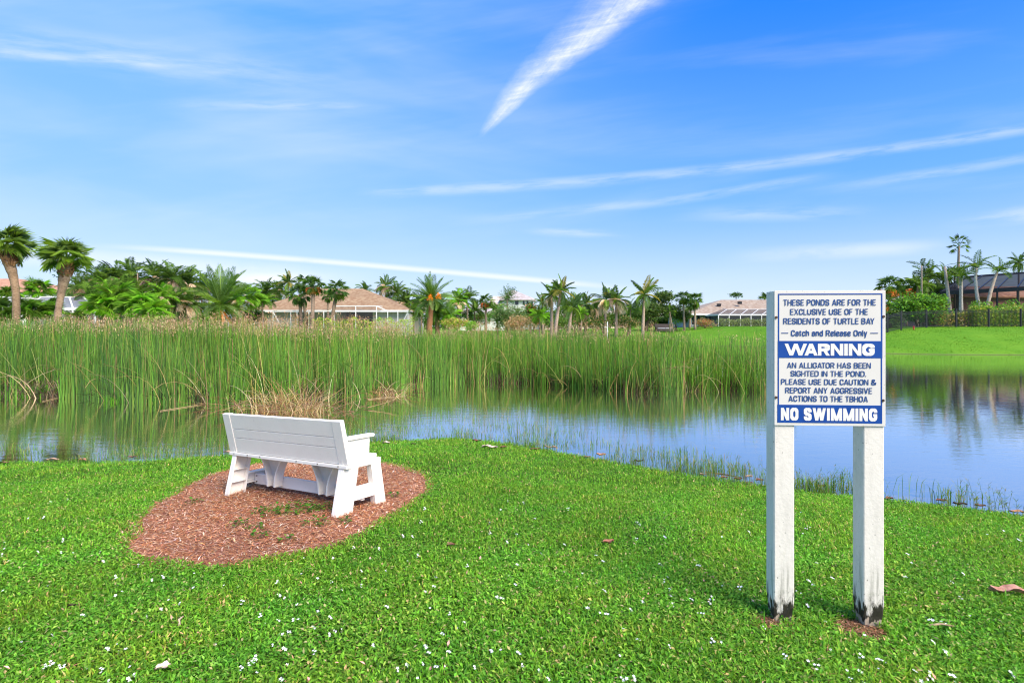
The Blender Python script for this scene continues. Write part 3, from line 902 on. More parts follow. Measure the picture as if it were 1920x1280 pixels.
GLYPH = {   # strokes of a condensed grotesque: v/h bars, d diagonals, p rounded open paths, o rounded closed paths
    'A': (.56, [('d', 0, 0, .5, 1), ('d', 1, 0, .5, 1), ('h', .24, .2, .8)]), 'B': (.52, [('v', 0, 0, 1), ('p', (0, 1), (.95, 1), (.95, .53), (0, .53)), ('p', (0, .53), (1, .53), (1, 0), (0, 0))]),
    'C': (.50, [('p', (1, .66), (1, 1), (0, 1), (0, 0), (1, 0), (1, .34))]), 'D': (.52, [('v', 0, 0, 1), ('p', (0, 0), (1, 0), (1, 1), (0, 1))]),
    'E': (.44, [('v', 0, 0, 1), ('h', 0, 0, 1), ('h', .52, 0, .92), ('h', 1, 0, 1)]), 'F': (.42, [('v', 0, 0, 1), ('h', .5, 0, .9), ('h', 1, 0, 1)]),
    'G': (.53, [('p', (1, .70), (1, 1), (0, 1), (0, 0), (1, 0), (1, .5)), ('h', .46, .52, 1)]), 'H': (.52, [('v', 0, 0, 1), ('v', 1, 0, 1), ('h', .52, 0, 1)]),
    'I': (0, [('v', 0, 0, 1)]), 'L': (.41, [('v', 0, 0, 1), ('h', 0, 0, 1)]), 'M': (.70, [('v', 0, 0, 1), ('v', 1, 0, 1), ('d', .5, 0, 0, 1), ('d', .5, 0, 1, 1)]),
    'N': (.54, [('v', 0, 0, 1), ('v', 1, 0, 1), ('d', 1, 0, 0, 1)]), 'O': (.53, [('o', (0, 0), (1, 0), (1, 1), (0, 1))]),
    'P': (.49, [('v', 0, 0, 1), ('p', (0, 1), (1, 1), (1, .45), (0, .45))]), 'R': (.52, [('v', 0, 0, 1), ('p', (0, 1), (1, 1), (1, .48), (0, .48)), ('d', 1, 0, .55, .5)]),
    'S': (.50, [('p', (1, .70), (1, 1), (0, 1), (0, .54), (1, .46), (1, 0), (0, 0), (0, .30))]), 'T': (.48, [('v', .5, 0, 1), ('h', 1, 0, 1)]),
    'U': (.52, [('p', (0, 1), (0, 0), (1, 0), (1, 1))]), 'V': (.54, [('d', .5, 0, 0, 1), ('d', .5, 0, 1, 1)]),
    'W': (.82, [('d', .26, 0, 0, 1), ('d', .26, 0, .5, 1), ('d', .74, 0, .5, 1), ('d', .74, 0, 1, 1)]), 'X': (.54, [('d', 1, 0, 0, 1), ('d', 0, 0, 1, 1)]),
    'Y': (.54, [('v', .5, 0, .5), ('d', .5, .42, 0, 1), ('d', .5, .42, 1, 1)]), '.': (0, [('v', 0, 0, .17)]),
    '&': (.62, [('p', (1, 0), (.12, .72), (.12, 1), (.68, 1), (.68, .70), (0, .50), (0, 0), (.72, 0), (1, .45))]),
    'a': (.42, [('p', (.03, .52), (.03, .74), (1, .74), (1, 0)), ('p', (1, .43), (0, .43), (0, 0), (1, 0))]), 'c': (.42, [('p', (1, .48), (1, .74), (0, .74), (0, 0), (1, 0), (1, .26))]),
    'd': (.44, [('v', 1, 0, 1), ('o', (0, 0), (1, 0), (1, .74), (0, .74))]), 'e': (.43, [('p', (0, .38), (1, .38), (1, .74), (0, .74), (0, 0), (1, 0), (1, .22))]),
    'h': (.43, [('v', 0, 0, 1), ('p', (0, .4), (0, .74), (1, .74), (1, 0))]), 'l': (0, [('v', 0, 0, 1)]), 'n': (.43, [('v', 0, 0, .78), ('p', (0, .4), (0, .74), (1, .74), (1, 0))]),
    's': (.40, [('p', (1, .54), (1, .74), (0, .74), (0, .40), (1, .34), (1, 0), (0, 0), (0, .2))]), 't': (.29, [('p', (.3, .98), (.3, 0), (1, 0)), ('h', .74, 0, 1)]),
    'y': (.44, [('d', .42, 0, 0, .78), ('d', .25, -.28, 1, .78)]),
}


KERN = {'WA': .10, 'AR': .02, 'TA': .10, 'AT': .10, 'AY': .12, 'LT': .08, 'AU': .03, 'TO': .03, 'AV': .1, 'RT': .03, 'CA': .03, 'LY': .08}


def rounded(P, r, closed):
    P = [np.array(p, float) for p in P]; n = len(P); out = []
    for i in range(n):
        if not closed and i in (0, n - 1): out.append(P[i]); continue
        a_, c_, b_ = P[i - 1], P[i], P[(i + 1) % n]
        la, lb = np.linalg.norm(a_ - c_), np.linalg.norm(b_ - c_)
        fa_ = 1.0 if (not closed and i == 1) else 0.5
        fb_ = 1.0 if (not closed and i == n - 2) else 0.5
        rx = lambda v: r[0] if abs(v[0]) > abs(v[1]) else r[1]
        ka, kb = min(rx(a_ - c_), la * fa_), min(rx(b_ - c_), lb * fb_)
        p0, p1 = c_ + (a_ - c_) / la * ka, c_ + (b_ - c_) / lb * kb
        for t in np.linspace(0, 1, 9):
            q0, q1 = p0 + (c_ - p0) * .60, p1 + (c_ - p1) * .60
            out.append((1 - t) ** 3 * p0 + 3 * (1 - t) ** 2 * t * q0 + 3 * (1 - t) * t * t * q1 + t ** 3 * p1)
    res = [out[0]]
    for p in out[1:]:
        if np.linalg.norm(p - res[-1]) > 1e-6: res.append(p)
    if closed and np.linalg.norm(res[0] - res[-1]) < 1e-6: res.pop()
    return np.array(res)


def put_text(rows, m):
    b = MB(); lay = [0]
    def quad(P):
        lay[0] += 1
        P = np.array(P, float)
        b.add(np.column_stack([P[:, 0], np.full(len(P), -0.0106 - 0.00004 * (lay[0] % 6)), P[:, 1]]), [np.arange(len(P))])
    for (body, u0, u1, v0, v1, bold) in rows:
        x0, x1, z0, z1 = bx(u0), bx(u1), bz(v1), bz(v0)
        h = z1 - z0; t = h * bold; s_ = t * 0.88; gap = h * (0.075 + 0.1 * (0.3 - bold))
        fixed = sum(t + gap if c != ' ' else 0 for c in body) - gap
        flex = sum(GLYPH[c][0] - (bold if GLYPH[c][0] else 0) if c != ' ' else 0.26 for c in body) * h
        flex -= sum(KERN.get(body[i:i + 2], 0) for i in range(len(body))) * h
        k = (x1 - x0 - fixed) / flex
        x = x0
        for bi, c in enumerate(body):
            if c == ' ': x += 0.26 * h * k; continue
            gw, prims = GLYPH[c]
            w = t + (gw - bold) * h * k if gw else t
            X = lambda a: x + t / 2 + a * (w - t)
            Z = lambda a: z0 + s_ / 2 + a * (h - s_)
            for p in prims:
                if p[0] == 'v': quad([(X(p[1]) - t / 2, z0 + p[2] * h), (X(p[1]) + t / 2, z0 + p[2] * h), (X(p[1]) + t / 2, z0 + p[3] * h), (X(p[1]) - t / 2, z0 + p[3] * h)])
                elif p[0] == 'h': quad([(x + p[2] * w, Z(p[1]) - s_ / 2), (x + p[3] * w, Z(p[1]) - s_ / 2), (x + p[3] * w, Z(p[1]) + s_ / 2), (x + p[2] * w, Z(p[1]) + s_ / 2)])
                elif p[0] == 'd':
                    g = t / 2 * 1.04
                    quad([(X(p[1]) - g, z0 + p[2] * h), (X(p[1]) + g, z0 + p[2] * h), (X(p[3]) + g, z0 + p[4] * h), (X(p[3]) - g, z0 + p[4] * h)])
                else:
                    cl_ = p[0] == 'o'
                    q = rounded([(X(a), Z(v)) for a, v in p[1:]], (0.62 * (w - t), 0.30 * h), cl_)
                    nx_ = np.roll(q, -1, 0) - q; pv = q - np.roll(q, 1, 0)
                    if not cl_: nx_[-1] = pv[-1]; pv[0] = nx_[0]
                    nx_ /= np.linalg.norm(nx_, axis=1)[:, None]; pv /= np.linalg.norm(pv, axis=1)[:, None]
                    tg = nx_ + pv; tg /= np.linalg.norm(tg, axis=1)[:, None]
                    nm = np.column_stack([-tg[:, 1], tg[:, 0]])
                    hw = (t / 2 * np.abs(nm[:, 0]) + s_ / 2 * np.abs(nm[:, 1]))[:, None]
                    A_, B_ = q + nm * hw, q - nm * hw
                    kk = len(q); lay[0] += 1
                    i = np.arange(kk if cl_ else kk - 1); j = (i + 1) % kk
                    Q = np.vstack([A_, B_])
                    b.add(np.column_stack([Q[:, 0], np.full(2 * kk, -0.0106 - 0.00004 * (lay[0] % 6)), Q[:, 1]]), [np.stack([i + kk, j + kk, j, i], -1)])
            nxt_ = body[bi + 1] if bi + 1 < len(body) else ''
            x += w + gap - KERN.get(c + nxt_, 0) * h * k
    return b.build('lettering', m, sign)


put_text([("THESE PONDS ARE FOR THE", 290, 1022, 134, 183, 0.150), ("EXCLUSIVE USE OF THE", 345, 960, 209, 257, 0.150), ("RESIDENTS OF TURTLE BAY", 290, 1012, 283, 332, 0.150),
          ("Catch and Release Only", 352, 955, 379, 428, 0.155),
          ("AN ALLIGATOR HAS BEEN", 320, 983, 639, 684, 0.150), ("SIGHTED IN THE POND.", 348, 946, 705, 750, 0.150), ("PLEASE USE DUE CAUTION &", 272, 1026, 771, 817, 0.150),
          ("REPORT ANY AGGRESSIVE", 306, 993, 839, 886, 0.150), ("ACTIONS TO THE TBHOA", 332, 960, 905, 952, 0.150)], M_LETTER_B)
put_text([("WARNING", 300, 1012, 488, 583, 0.285), ("NO SWIMMING", 270, 1032, 1003, 1103, 0.225)], M_LETTER_W)
b = MB()
for (u0, u1) in ((274, 330), (980, 1040)): b.box(((bx(u0) + bx(u1)) / 2, -0.0096, bz(403)), (bx(u1) - bx(u0), 0.001, 0.004))
b.build('dash', M_LETTER_B, sign)
for (u, v) in ((233, 277), (1082, 271), (232, 920), (1079, 938)):
    b = MB(); b.tube([(bx(u), -0.007, bz(v)), (bx(u), -0.013, bz(v))], 0.0075, 8); b.build('bolt', M_SCREW, sign)

# ------------------------------------------------------------------ reeds
front_px = [(-260, 742), (0, 745), (150, 748), (250, 755), (330, 758), (450, 762), (540, 760), (640, 747), (740, 735), (800, 722), (870, 718), (1000, 720), (1100, 728), (1180, 738), (1250, 738), (1340, 735), (1440, 737), (1500, 733)]
fpx = np.array([p[0] for p in front_px]); fD = F * (EYE - ZW) / (np.array([p[1] for p in front_px]) - HY)


def stems(mb, P, yaw, H, rad, lean, bend, tint, levels=5, sides=3, mat_=0):
    """tapering round stems: lean at the foot, bend added towards the tip"""
    n = len(P)
    pts = [P]; ang = lean.copy(); d = np.stack([np.cos(yaw), np.sin(yaw)], -1)
    for k in range(1, levels):
        ang = lean + bend * (k / (levels - 1)) ** 1.7
        pts.append(pts[-1] + np.column_stack([d * (np.sin(ang) * H / (levels - 1))[:, None], np.cos(ang) * H / (levels - 1)]))
    pts = np.stack(pts, 1)
    r_ = rad[:, None] * np.linspace(1, 0.35, levels)[None]
    a_ = np.arange(sides) * 2 * math.pi / sides
    offs = np.stack([np.cos(a_), np.sin(a_), np.zeros(sides)], -1)
    tilted = np.abs(bend + lean) > 0.8
    Vv = pts[:, :, None] + r_[:, :, None, None] * offs[None, None]
    if tilted.any(): Vv[tilted] += (r_[tilted][:, :, None] * np.array((0.9, -0.9, 0.9)[:sides])[None, None])[..., None] * np.array((0, 0, 1.0))
    i, j = np.meshgrid(np.arange(levels - 1), np.arange(sides), indexing='ij')
    f = np.stack([i * sides + j, i * sides + (j + 1) % sides, (i + 1) * sides + (j + 1) % sides, (i + 1) * sides + j], -1).reshape(-1, 4)
    fs = (np.arange(n)[:, None, None] * (levels * sides) + f[None]).reshape(-1, 4)
    mb.add(Vv.reshape(-1, 3), fs, mat_, np.repeat(tint, levels * sides, axis=0))
    return pts[:, -1], ang


rb = MB()
n = 84000
px = rng.uniform(-240, 1500, n)
dep = np.interp(px, [-240, 1000, 1180, 1300, 1500], [9.0, 9.0, 7.5, 6.0, 5.0])
D0 = np.interp(px, fpx, fD)
D = D0 + dep * rng.random(n) ** 1.3 + 0.35 * lumpy(px / 40, px * 0, 1.0, 41)
X = (px - CX) / F * D
clump = lumpy(X, D, 1.7, 42) + 0.5 * lumpy(X, D, 5.0, 43)
keepp = np.interp(px, [-240, 1150, 1260, 1400, 1500], [1.0, 1.0, 0.7, 0.34, 0.26])
k = (rng.random(n) < np.clip(0.60 + 2.1 * clump, 0.04, 1) * keepp)
k &= ~((np.hypot((px - 75) / 45, (D - 16.2) / 1.1) < 1))
px, D, X, D0 = px[k], D[k], X[k], D0[k]; n = len(px)
Hm = np.interp(px, [-240, 0, 350, 480, 560, 660, 860, 1000, 1250, 1500], [2.10, 2.09, 2.04, 1.95, 1.84, 1.78, 1.71, 1.68, 1.61, 1.55])
H = Hm * (1 + 0.06 * rng.standard_normal(n) + 0.17 * lumpy(X, D, 2.2, 44)) * np.where(rng.random(n) < 0.25, rng.uniform(0.55, 0.95, n), 1.0) + 0.12
gr = np.interp(D - D0, [-0.3, 0.8, 2.4, 4.4, 6.4], [0.36, 0.54, 0.77, 0.95, 1.0]) * (1 + 0.22 * rng.standard_normal(n) * (D - D0 < 4.0))
H *= np.where(rng.random(n) < 0.16, np.maximum(gr, rng.uniform(0.7, 1.0, n)), gr).clip(0.2, 1.06)
P = np.stack([X, D, np.full(n, ZW - 0.12)], -1)
T = pick([(0.085, 0.215, 0.014), (0.122, 0.275, 0.020), (0.042, 0.120, 0.012), (0.17, 0.28, 0.030), (0.38, 0.33, 0.09), (0.30, 0.17, 0.08)], n, 0.32, [0.34, 0.28, 0.24, 0.08, 0.035, 0.025])
blu = np.clip(0.5 + 1.5 * lumpy(X, D, 0.5, 47), 0, 1)[:, None]
T = T * (1 - 0.22 * blu) + np.array((0.0, 0.008, 0.008)) * blu
tips, _ = stems(rb, P, rng.uniform(0, 6.28, n), H, rng.uniform(0.006, 0.0125, n), np.abs(rng.normal(0, 0.055, n)), np.abs(rng.normal(0, 0.09, n)) + (rng.random(n) < 0.04) * rng.uniform(0.3, 1.1, n), T)
reed_px, reed_D, reed_D0 = px, D, D0
# golden stems leaning and bowed out of the front of the stand
n = 300
px = rng.uniform(-200, 1460, n); D = np.interp(px, fpx, fD) + rng.uniform(-0.1, 1.6, n); X = (px - CX) / F * D
stems(rb, np.stack([X, D, np.full(n, ZW - 0.1)], -1), rng.normal(-1.57, 1.2, n), rng.uniform(0.8, 2.1, n), rng.uniform(0.005, 0.010, n), rng.uniform(0.05, 0.6, n), rng.uniform(0.1, 1.9, n),
      pick([(0.42, 0.33, 0.12), (0.36, 0.22, 0.09), (0.25, 0.28, 0.06), (0.55, 0.45, 0.25)], n, 0.15), levels=7)
# dead brown stems added round the feet, their dark colour standing in for shade
n = 16000
px = rng.uniform(-240, 1480, n); D = np.interp(px, fpx, fD) + 0.25 + 2.6 * rng.random(n) ** 1.2 + 0.35 * lumpy(px / 40, px * 0, 1.0, 41); X = (px - CX) / F * D
k = rng.random(n) < np.clip(0.7 + 1.2 * lumpy(X, D, 1.7, 42), 0.05, 1) * np.interp(px, [-240, 1150, 1300, 1480], [1, 1, 0.55, 0.35])
px, D, X = px[k], D[k], X[k]; n = len(px)
stems(rb, np.stack([X, D, np.full(n, ZW - 0.06)], -1), rng.uniform(0, 6.28, n), rng.uniform(0.15, 0.62, n), rng.uniform(0.008, 0.016, n), rng.uniform(0, 0.7, n), rng.uniform(0, 0.8, n),
      pick([(0.050, 0.042, 0.018), (0.075, 0.055, 0.026), (0.030, 0.036, 0.012), (0.12, 0.08, 0.04)], n, 0.2), levels=3)
# stalks fallen flat on the water
for (xa_, ya_, xb_, yb_) in ((80, 752, 150, 735), (130, 742, 158, 736), (300, 770, 480, 742), (225, 742, 275, 745), (690, 748, 760, 742)):
    p_, q_ = at_z(xa_, ya_, ZW + 0.012), at_z(xb_, yb_, ZW + 0.012)
    rb.tube(np.array([p_, (p_ + q_) / 2 + (0, 0.08, 0), q_]), [0.007, 0.006, 0.003], 5, 0, (0.44, 0.33, 0.17))
tag(rb.build('reeds', M_REED), 'dense belt of tall green bulrush stems standing in the pond', 'reeds', kind='stuff')

hb_ = MB()
prob = np.interp(tips[:, 0] / tips[:, 1] * F + CX, [-240, 60, 180, 480, 640, 760, 1000, 1500], [0.10, 0.22, 0.5, 0.55, 0.42, 0.26, 0.17, 0.10])
s_ = (reed_D - reed_D0 > 1.6) & (tips[:, 2] > np.interp(reed_px, [-240, 480, 640, 1000, 1500], [1.45, 1.35, 1.2, 1.1, 1.0])) & (rng.random(len(tips)) < 1.9 * prob * (0.6 + 0.5 * lumpy(tips[:, 0], tips[:, 1], 1.2, 45)))
tp = tips[s_]
for k in range(7):
    m = len(tp)
    off = rng.normal(0, 0.035, (m, 3)); off[:, 2] = rng.uniform(-0.11, 0.10, m)
    leaves(hb_, tp + off, rng.uniform(0, 6.28, m), rng.uniform(-0.5, 1.2, m), rng.uniform(0.03, 0.075, m), rng.uniform(0.014, 0.026, m), pick([(0.58, 0.36, 0.24), (0.66, 0.45, 0.30), (0.46, 0.27, 0.17), (0.60, 0.45, 0.25)], m, 0.15))
# extra tall plumes that stand above the stand
m = 420
px = np.concatenate([rng.uniform(440, 760, 250), rng.uniform(150, 460, 60), rng.uniform(880, 1230, 110)])
D = np.interp(px, fpx, fD) + rng.uniform(1.0, 7.0, m); X = (px - CX) / F * D
tp, _ = stems(hb_, np.stack([X, D, np.full(m, ZW)], -1), rng.uniform(0, 6.28, m), np.interp(px, [150, 460, 640, 760, 1230], [2.32, 2.27, 2.24, 2.05, 2.02]) + rng.normal(0, 0.08, m), np.full(m, 0.007), np.full(m, 0.02), rng.uniform(0, 0.15, m), pick([(0.34, 0.28, 0.10), (0.14, 0.22, 0.03)], m, 0.15))
for k in range(12):
    off = rng.normal(0, 0.04, (m, 3)); off[:, 2] = rng.uniform(-0.26, 0.08, m)
    leaves(hb_, tp + off, rng.uniform(0, 6.28, m), rng.uniform(0.1, 1.3, m), rng.uniform(0.04, 0.09, m), rng.uniform(0.012, 0.024, m), pick([(0.48, 0.29, 0.165), (0.58, 0.40, 0.26), (0.38, 0.20, 0.12)], m, 0.15))
tag(hb_.build('reed_seed_heads', M_DRY), 'reddish tan seed heads along the top of the reed belt', 'seed heads', kind='stuff')


def straw_clump(px_, py_, wpx, n, hmax, lab):
    c = at_z(px_, py_, ZW); w = wpx / F * c[1]
    b = MB()
    X = rng.normal(0, w * 0.27, n).clip(-w * 0.6, w * 0.6); Y = rng.normal(0, 0.30, n)
    H = rng.uniform(0.3, 1.0, n) * hmax
    stems(b, np.stack([X, Y, np.full(n, -0.08)], -1), np.where(X + rng.normal(0, w * 0.3, n) > 0, rng.normal(0, 0.7, n), rng.normal(3.14, 0.7, n)), H, rng.uniform(0.005, 0.011, n), rng.uniform(0.0, 0.7, n), rng.uniform(0.2, 2.1, n),
          pick([(0.48, 0.36, 0.17), (0.40, 0.25, 0.11), (0.58, 0.47, 0.28), (0.26, 0.15, 0.07), (0.24, 0.26, 0.06)], n, 0.15), levels=7)
    m = n // 2
    X = rng.normal(0, w * 0.33, m); Y = rng.normal(0, 0.25, m)
    stems(b, np.stack([X, Y, rng.uniform(0.0, 0.10, m)], -1), rng.uniform(0, 6.28, m), rng.uniform(0.3, 1.0, m), rng.uniform(0.005, 0.010, m), rng.uniform(1.2, 1.55, m), rng.uniform(-0.2, 0.2, m),
          pick([(0.44, 0.27, 0.14), (0.55, 0.38, 0.22), (0.30, 0.17, 0.09)], m, 0.15), levels=4)
    tag(b.build('dead_reed_clump', M_DRY, loc=tuple(c)), lab, 'reed clump', 'collapsed dead reed clumps')


straw_clump(548, 768, 175, 230, 1.0, 'wide clump of collapsed straw-coloured reeds standing in the water just behind the bench')
straw_clump(728, 741, 70, 70, 0.8, 'small tuft of dead tan reeds to the right of the widest clump')
straw_clump(440, 758, 80, 40, 0.6, 'low thin clump of broken golden reeds left of the widest one')


def tuft(px_, py_, wpx, n, h, lab, pal=((0.10, 0.30, 0.02), (0.14, 0.36, 0.03), (0.07, 0.22, 0.02))):
    c = at_z(px_, py_, ZW); w = wpx / F * c[1]
    b = MB()
    P = np.stack([rng.normal(0, w * 0.28, n), rng.normal(0, 0.25, n), np.full(n, -0.03)], -1)
    blades(b, P, rng.uniform(0, 6.28, n), rng.uniform(0.4, 1.0, n) * h, rng.uniform(0.012, 0.022, n), rng.uniform(0.0, 0.8, n), pick(pal, n, 0.15))
    tag(b.build('grass_tuft', M_GRASS, loc=tuple(c)), lab, 'grass tuft', 'green grass tufts in the pond')


tuft(78, 740, 80, 420, 0.42, 'wide bright green grass tuft in a gap of the reeds at the far left')
tuft(226, 752, 40, 120, 0.32, 'small pale grass tuft at the foot of the reeds beside a fallen stalk')
tuft(306, 752, 36, 130, 0.38, 'upright bright grass tuft at the foot of the reeds nearer the bench')

# grass growing out of the shallows along the near bank
sb = MB()
n = 30000
px = rng.uniform(-120, 2000, n)
epx = np.array([p[0] for p in near_px]); ey_ = np.array([p[1] for p in near_px])
up = np.interp(px, [-120, 500, 700, 950, 1100, 1300, 1450, 2000], [34, 40, 50, 52, 52, 46, 30, 16])
tt_ = rng.random(n) ** 1.3
py = np.interp(px, epx, ey_) + 5 - up * tt_
Dd = F * (EYE - ZW) / (py - HY); X = (px - CX) / F * Dd
cl_ = lumpy(X, Dd * 1.6, 2.4, 51) + 0.6 * lumpy(X, Dd, 7.0, 52)
dens = np.interp(px, [-120, 450, 700, 1000, 1200, 1400, 1700, 2000], [0.26, 0.34, 0.42, 0.5, 0.36, 0.2, 0.16, 0.14])
k = rng.random(n) < np.clip(dens + np.interp(px, [0, 1150, 1450], [1.1, 1.0, 0.6]) * cl_, 0.0, 1) * (1.0 - 0.65 * tt_)
px, Dd, X = px[k], Dd[k], X[k]; n = len(px)
hh = rng.uniform(0.06, 0.20, n) * np.interp(px, [-120, 700, 1100, 1400, 2000], [0.85, 0.8, 1.0, 1.5, 1.35]) * (1 + lumpy(X, Dd, 3, 53))
blades(sb, np.stack([X, Dd, np.maximum(ground(X, Dd), ZW) - 0.01], -1), rng.uniform(0, 6.28, n), hh, rng.uniform(0.004, 0.008, n), rng.uniform(0.0, 0.65, n),
       pick([(0.10, 0.24, 0.025), (0.16, 0.30, 0.05), (0.07, 0.16, 0.02), (0.28, 0.28, 0.10)], n, 0.165))
# jointed upright sprigs towards the right
m = 260
px = rng.uniform(1180, 1960, m); py = np.interp(px, epx, ey_) + rng.uniform(-20, 6, m); Dd = F * (EYE - ZW) / (py - HY); X = (px - CX) / F * Dd
k = lumpy(X, Dd, 3.5, 54) > -0.12
px, Dd, X = px[k], Dd[k], X[k]; m = len(px)
H = rng.uniform(0.12, 0.34, m)
P = np.stack([X, Dd, np.full(m, ZW - 0.02)], -1)
tp, _ = stems(sb, P, rng.uniform(0, 6.28, m), H, np.full(m, 0.0025), rng.uniform(0, 0.2, m), rng.uniform(0, 0.3, m), pick([(0.12, 0.22, 0.03), (0.18, 0.24, 0.06)], m, 0.15), levels=4)
for q in range(8):
    t = rng.uniform(0.2, 1.0, m)[:, None]
    leaves(sb, P + (tp - P) * t, rng.uniform(0, 6.28, m), rng.uniform(0.2, 1.1, m), rng.uniform(0.03, 0.08, m), rng.uniform(0.004, 0.009, m), pick([(0.11, 0.24, 0.03), (0.17, 0.28, 0.06), (0.30, 0.26, 0.12)], m, 0.15))
tag(sb.build('shore_grass', M_GRASS), 'sparse thin grass growing out of the shallows along the near bank', 'shore grass', kind='stuff')

# ------------------------------------------------------------------ fallen leaves and bark
M_LITTER = mat('dead_leaf', (1, 1, 1), attr=True, rough=0.75, var=(0.6, 0.5, 0.45), vscale=30, bump=0.004, bscale=60, spec=0.15)


def litter(name, px_, py_, L, W, tint, lab, cat, rz=None, curl=0.5, water=False):
    q = on_ground(px_, py_)
    if pond_sd(np.array([q[0]]), np.array([q[1]]))[0] < 0: q = at_z(px_, py_, ZW)
    r = np.random.default_rng(int(px_ * 7 + py_))
    nu, nv = 9, 5
    u = np.linspace(0, 1, nu); v = np.linspace(-1, 1, nv)
    wv = np.sin(np.pi * np.clip(u * 0.92 + 0.05, 0, 1)) ** 0.7
    A, B = np.meshgrid(u, v, indexing='ij')
    x = (A - 0.5) * L + 0.06 * L * np.sin(B * 3)
    y = B * W / 2 * wv[:, None] * (1 + 0.18 * r.standard_normal((nu, 1)))
    z = 0.012 + curl * W * 0.45 * B ** 2 + curl * L * 0.18 * np.sin(A * 4.0 + r.uniform(0, 6)) ** 2 + 0.03 * W * r.standard_normal((nu, nv)) + (0.02 if not water else 0.0)
    b = MB()
    i, j = np.meshgrid(np.arange(nu - 1), np.arange(nv - 1), indexing='ij')
    f = np.stack([i * nv + j, (i + 1) * nv + j, (i + 1) * nv + j + 1, i * nv + j + 1], -1).reshape(-1, 4)
    P = np.stack([x, y, z], -1).reshape(-1, 3)
    b.add(P, f, 0, tint); b.add(P - (0, 0, 0.0025), f[:, ::-1], 0, tint)
    o = b.build(name, M_LITTER, loc=tuple(q), smooth=True)
    o.rotation_euler = (0, 0, r.uniform(-0.5, 0.5) if rz is None else rz)
    tag(o, lab, cat, 'fallen leaves and bark on the bank')


TAN, BRN, RED, ORG, PALE, DRK = (0.46, 0.32, 0.22), (0.20, 0.11, 0.07), (0.22, 0.095, 0.065), (0.52, 0.27, 0.15), (0.72, 0.60, 0.48), (0.07, 0.045, 0.035)
LEAVES = [
    (98, 866, .16, .07, TAN, 'tan curled leaf at the water\'s edge straight below the left palm\'s reflection'),
    (155, 866, .14, .06, ORG, 'orange-brown dead leaf on the bank, the most orange one left of the bench'),
    (248, 861, .12, .06, BRN, 'brown dead leaf at the waterline between the orange one and the bench'),
    (427, 852, .16, .08, TAN, 'tan dead leaf at the waterline touching the bench\'s left end'),
    (8, 872, .13, .05, BRN, 'dark dead leaf at the bank in the far left corner of the shore'),
    (724, 834, .13, .08, PALE, 'beige round dead leaf in the grass right of the bench\'s armrest'),
    (775, 836, .08, .05, DRK, 'small black leaf in the grass right of the beige round leaf'),
    (894, 830, .16, .06, RED, 'dark red curled leaf at the tip of the near bank'),
    (917, 843, .26, .10, PALE, 'large pale flat strip of bark lying in the grass at the bank\'s tip'),
    (944, 842, .10, .06, RED, 'small rust leaf right beside the pale strip of bark'),
    (1003, 846, .15, .05, RED, 'long red-brown leaf on the grass between the pale bark and the tan flat one'),
    (1033, 843, .22, .07, TAN, 'tan flat leaf in the shallows just past the red-brown long leaf'),
    (1101, 861, .10, .05, BRN, 'small brown leaf beside the bright orange upright leaf'),
    (1127, 857, .14, .09, ORG, 'bright orange leaf standing up at the grassy water edge'),
    (1197, 869, .14, .06, DRK, 'dark leaf at the waterline right of the bright orange leaf'),
    (1318, 894, .10, .05, TAN, 'pale orange strip of bark in the shallows left of the leaf pile'),
    (1358, 900, .10, .06, RED, 'red leaf at the left end of the leaf pile by the sign\'s left post'),
    (1384, 903, .10, .07, BRN, 'brown curled leaf in the middle of the leaf pile by the left post'),
    (1404, 898, .10, .06, TAN, 'tan leaf on the water side of the leaf pile by the left post'),
    (1424, 905, .10, .07, RED, 'rust leaf of the pile touching the sign\'s left post'),
    (1540, 917, .14, .06, DRK, 'black leaf on the bank seen between the two sign posts'),
    (1668, 940, .10, .06, RED, 'red-brown leaf on the bank right against the sign\'s right post'),
    (1765, 944, .10, .06, RED, 'dark red leaf at the left end of the leaf row right of the sign'),
    (1800, 951, .13, .06, DRK, 'longest dark curled leaf in the row at the water right of the sign'),
    (1838, 954, .10, .06, BRN, 'brown leaf at the right end of the dark leaf row'),
    (1908, 966, .14, .06, ORG, 'orange bark piece at the picture\'s right edge by the water'),
    (1141, 1024, .09, .06, (0.46, 0.2, 0.13), 'reddish leaf alone in the middle of the flowering lawn'),
    (845, 1029, .06, .035, BRN, 'small dark brown leaf in the lawn right of the mulch'),
    (305, 1264, .065, .05, PALE, 'beige leaf in the lawn at the bottom of the picture'),
    (135, 1145, .045, .02, DRK, 'small dark seed pod in the lawn at the lower left'),
]
for (x, y, L, W, t, lab) in LEAVES: litter('fallen_leaf', x, y, L, W, t, lab, 'leaf')
litter('bark_piece', 1896, 1122, .22, .075, (0.55, 0.30, 0.23), 'pinkish curled bark piece in the lawn at the right edge', 'bark', rz=-0.35, curl=0.7)
for (x, y, L, rz, t, lab) in ((1766, 1184, .13, -0.12, (0.42, 0.32, 0.2), 'short tan stick in the lawn right of the right post'), (340, 1174, .09, 1.9, (0.68, 0.5, 0.38), 'short pale stick in the lawn below the mulch'),
                              (1350, 893, .5, -0.6, (0.33, 0.22, 0.12), 'thin brown twig slanting up from the leaf pile by the left post')):
    q = on_ground(x, y); b = MB()
    b.tube([(-L / 2, 0, 0.0), (0, 0.012, 0.01), (L / 2, 0, 0.006)], [0.007, 0.006, 0.003], 6, 0, t)
    o = b.build('stick', M_LITTER, loc=(q[0], q[1], q[2] + 0.03)); o.rotation_euler = (0, 0, rz); tag(o, lab, 'stick')
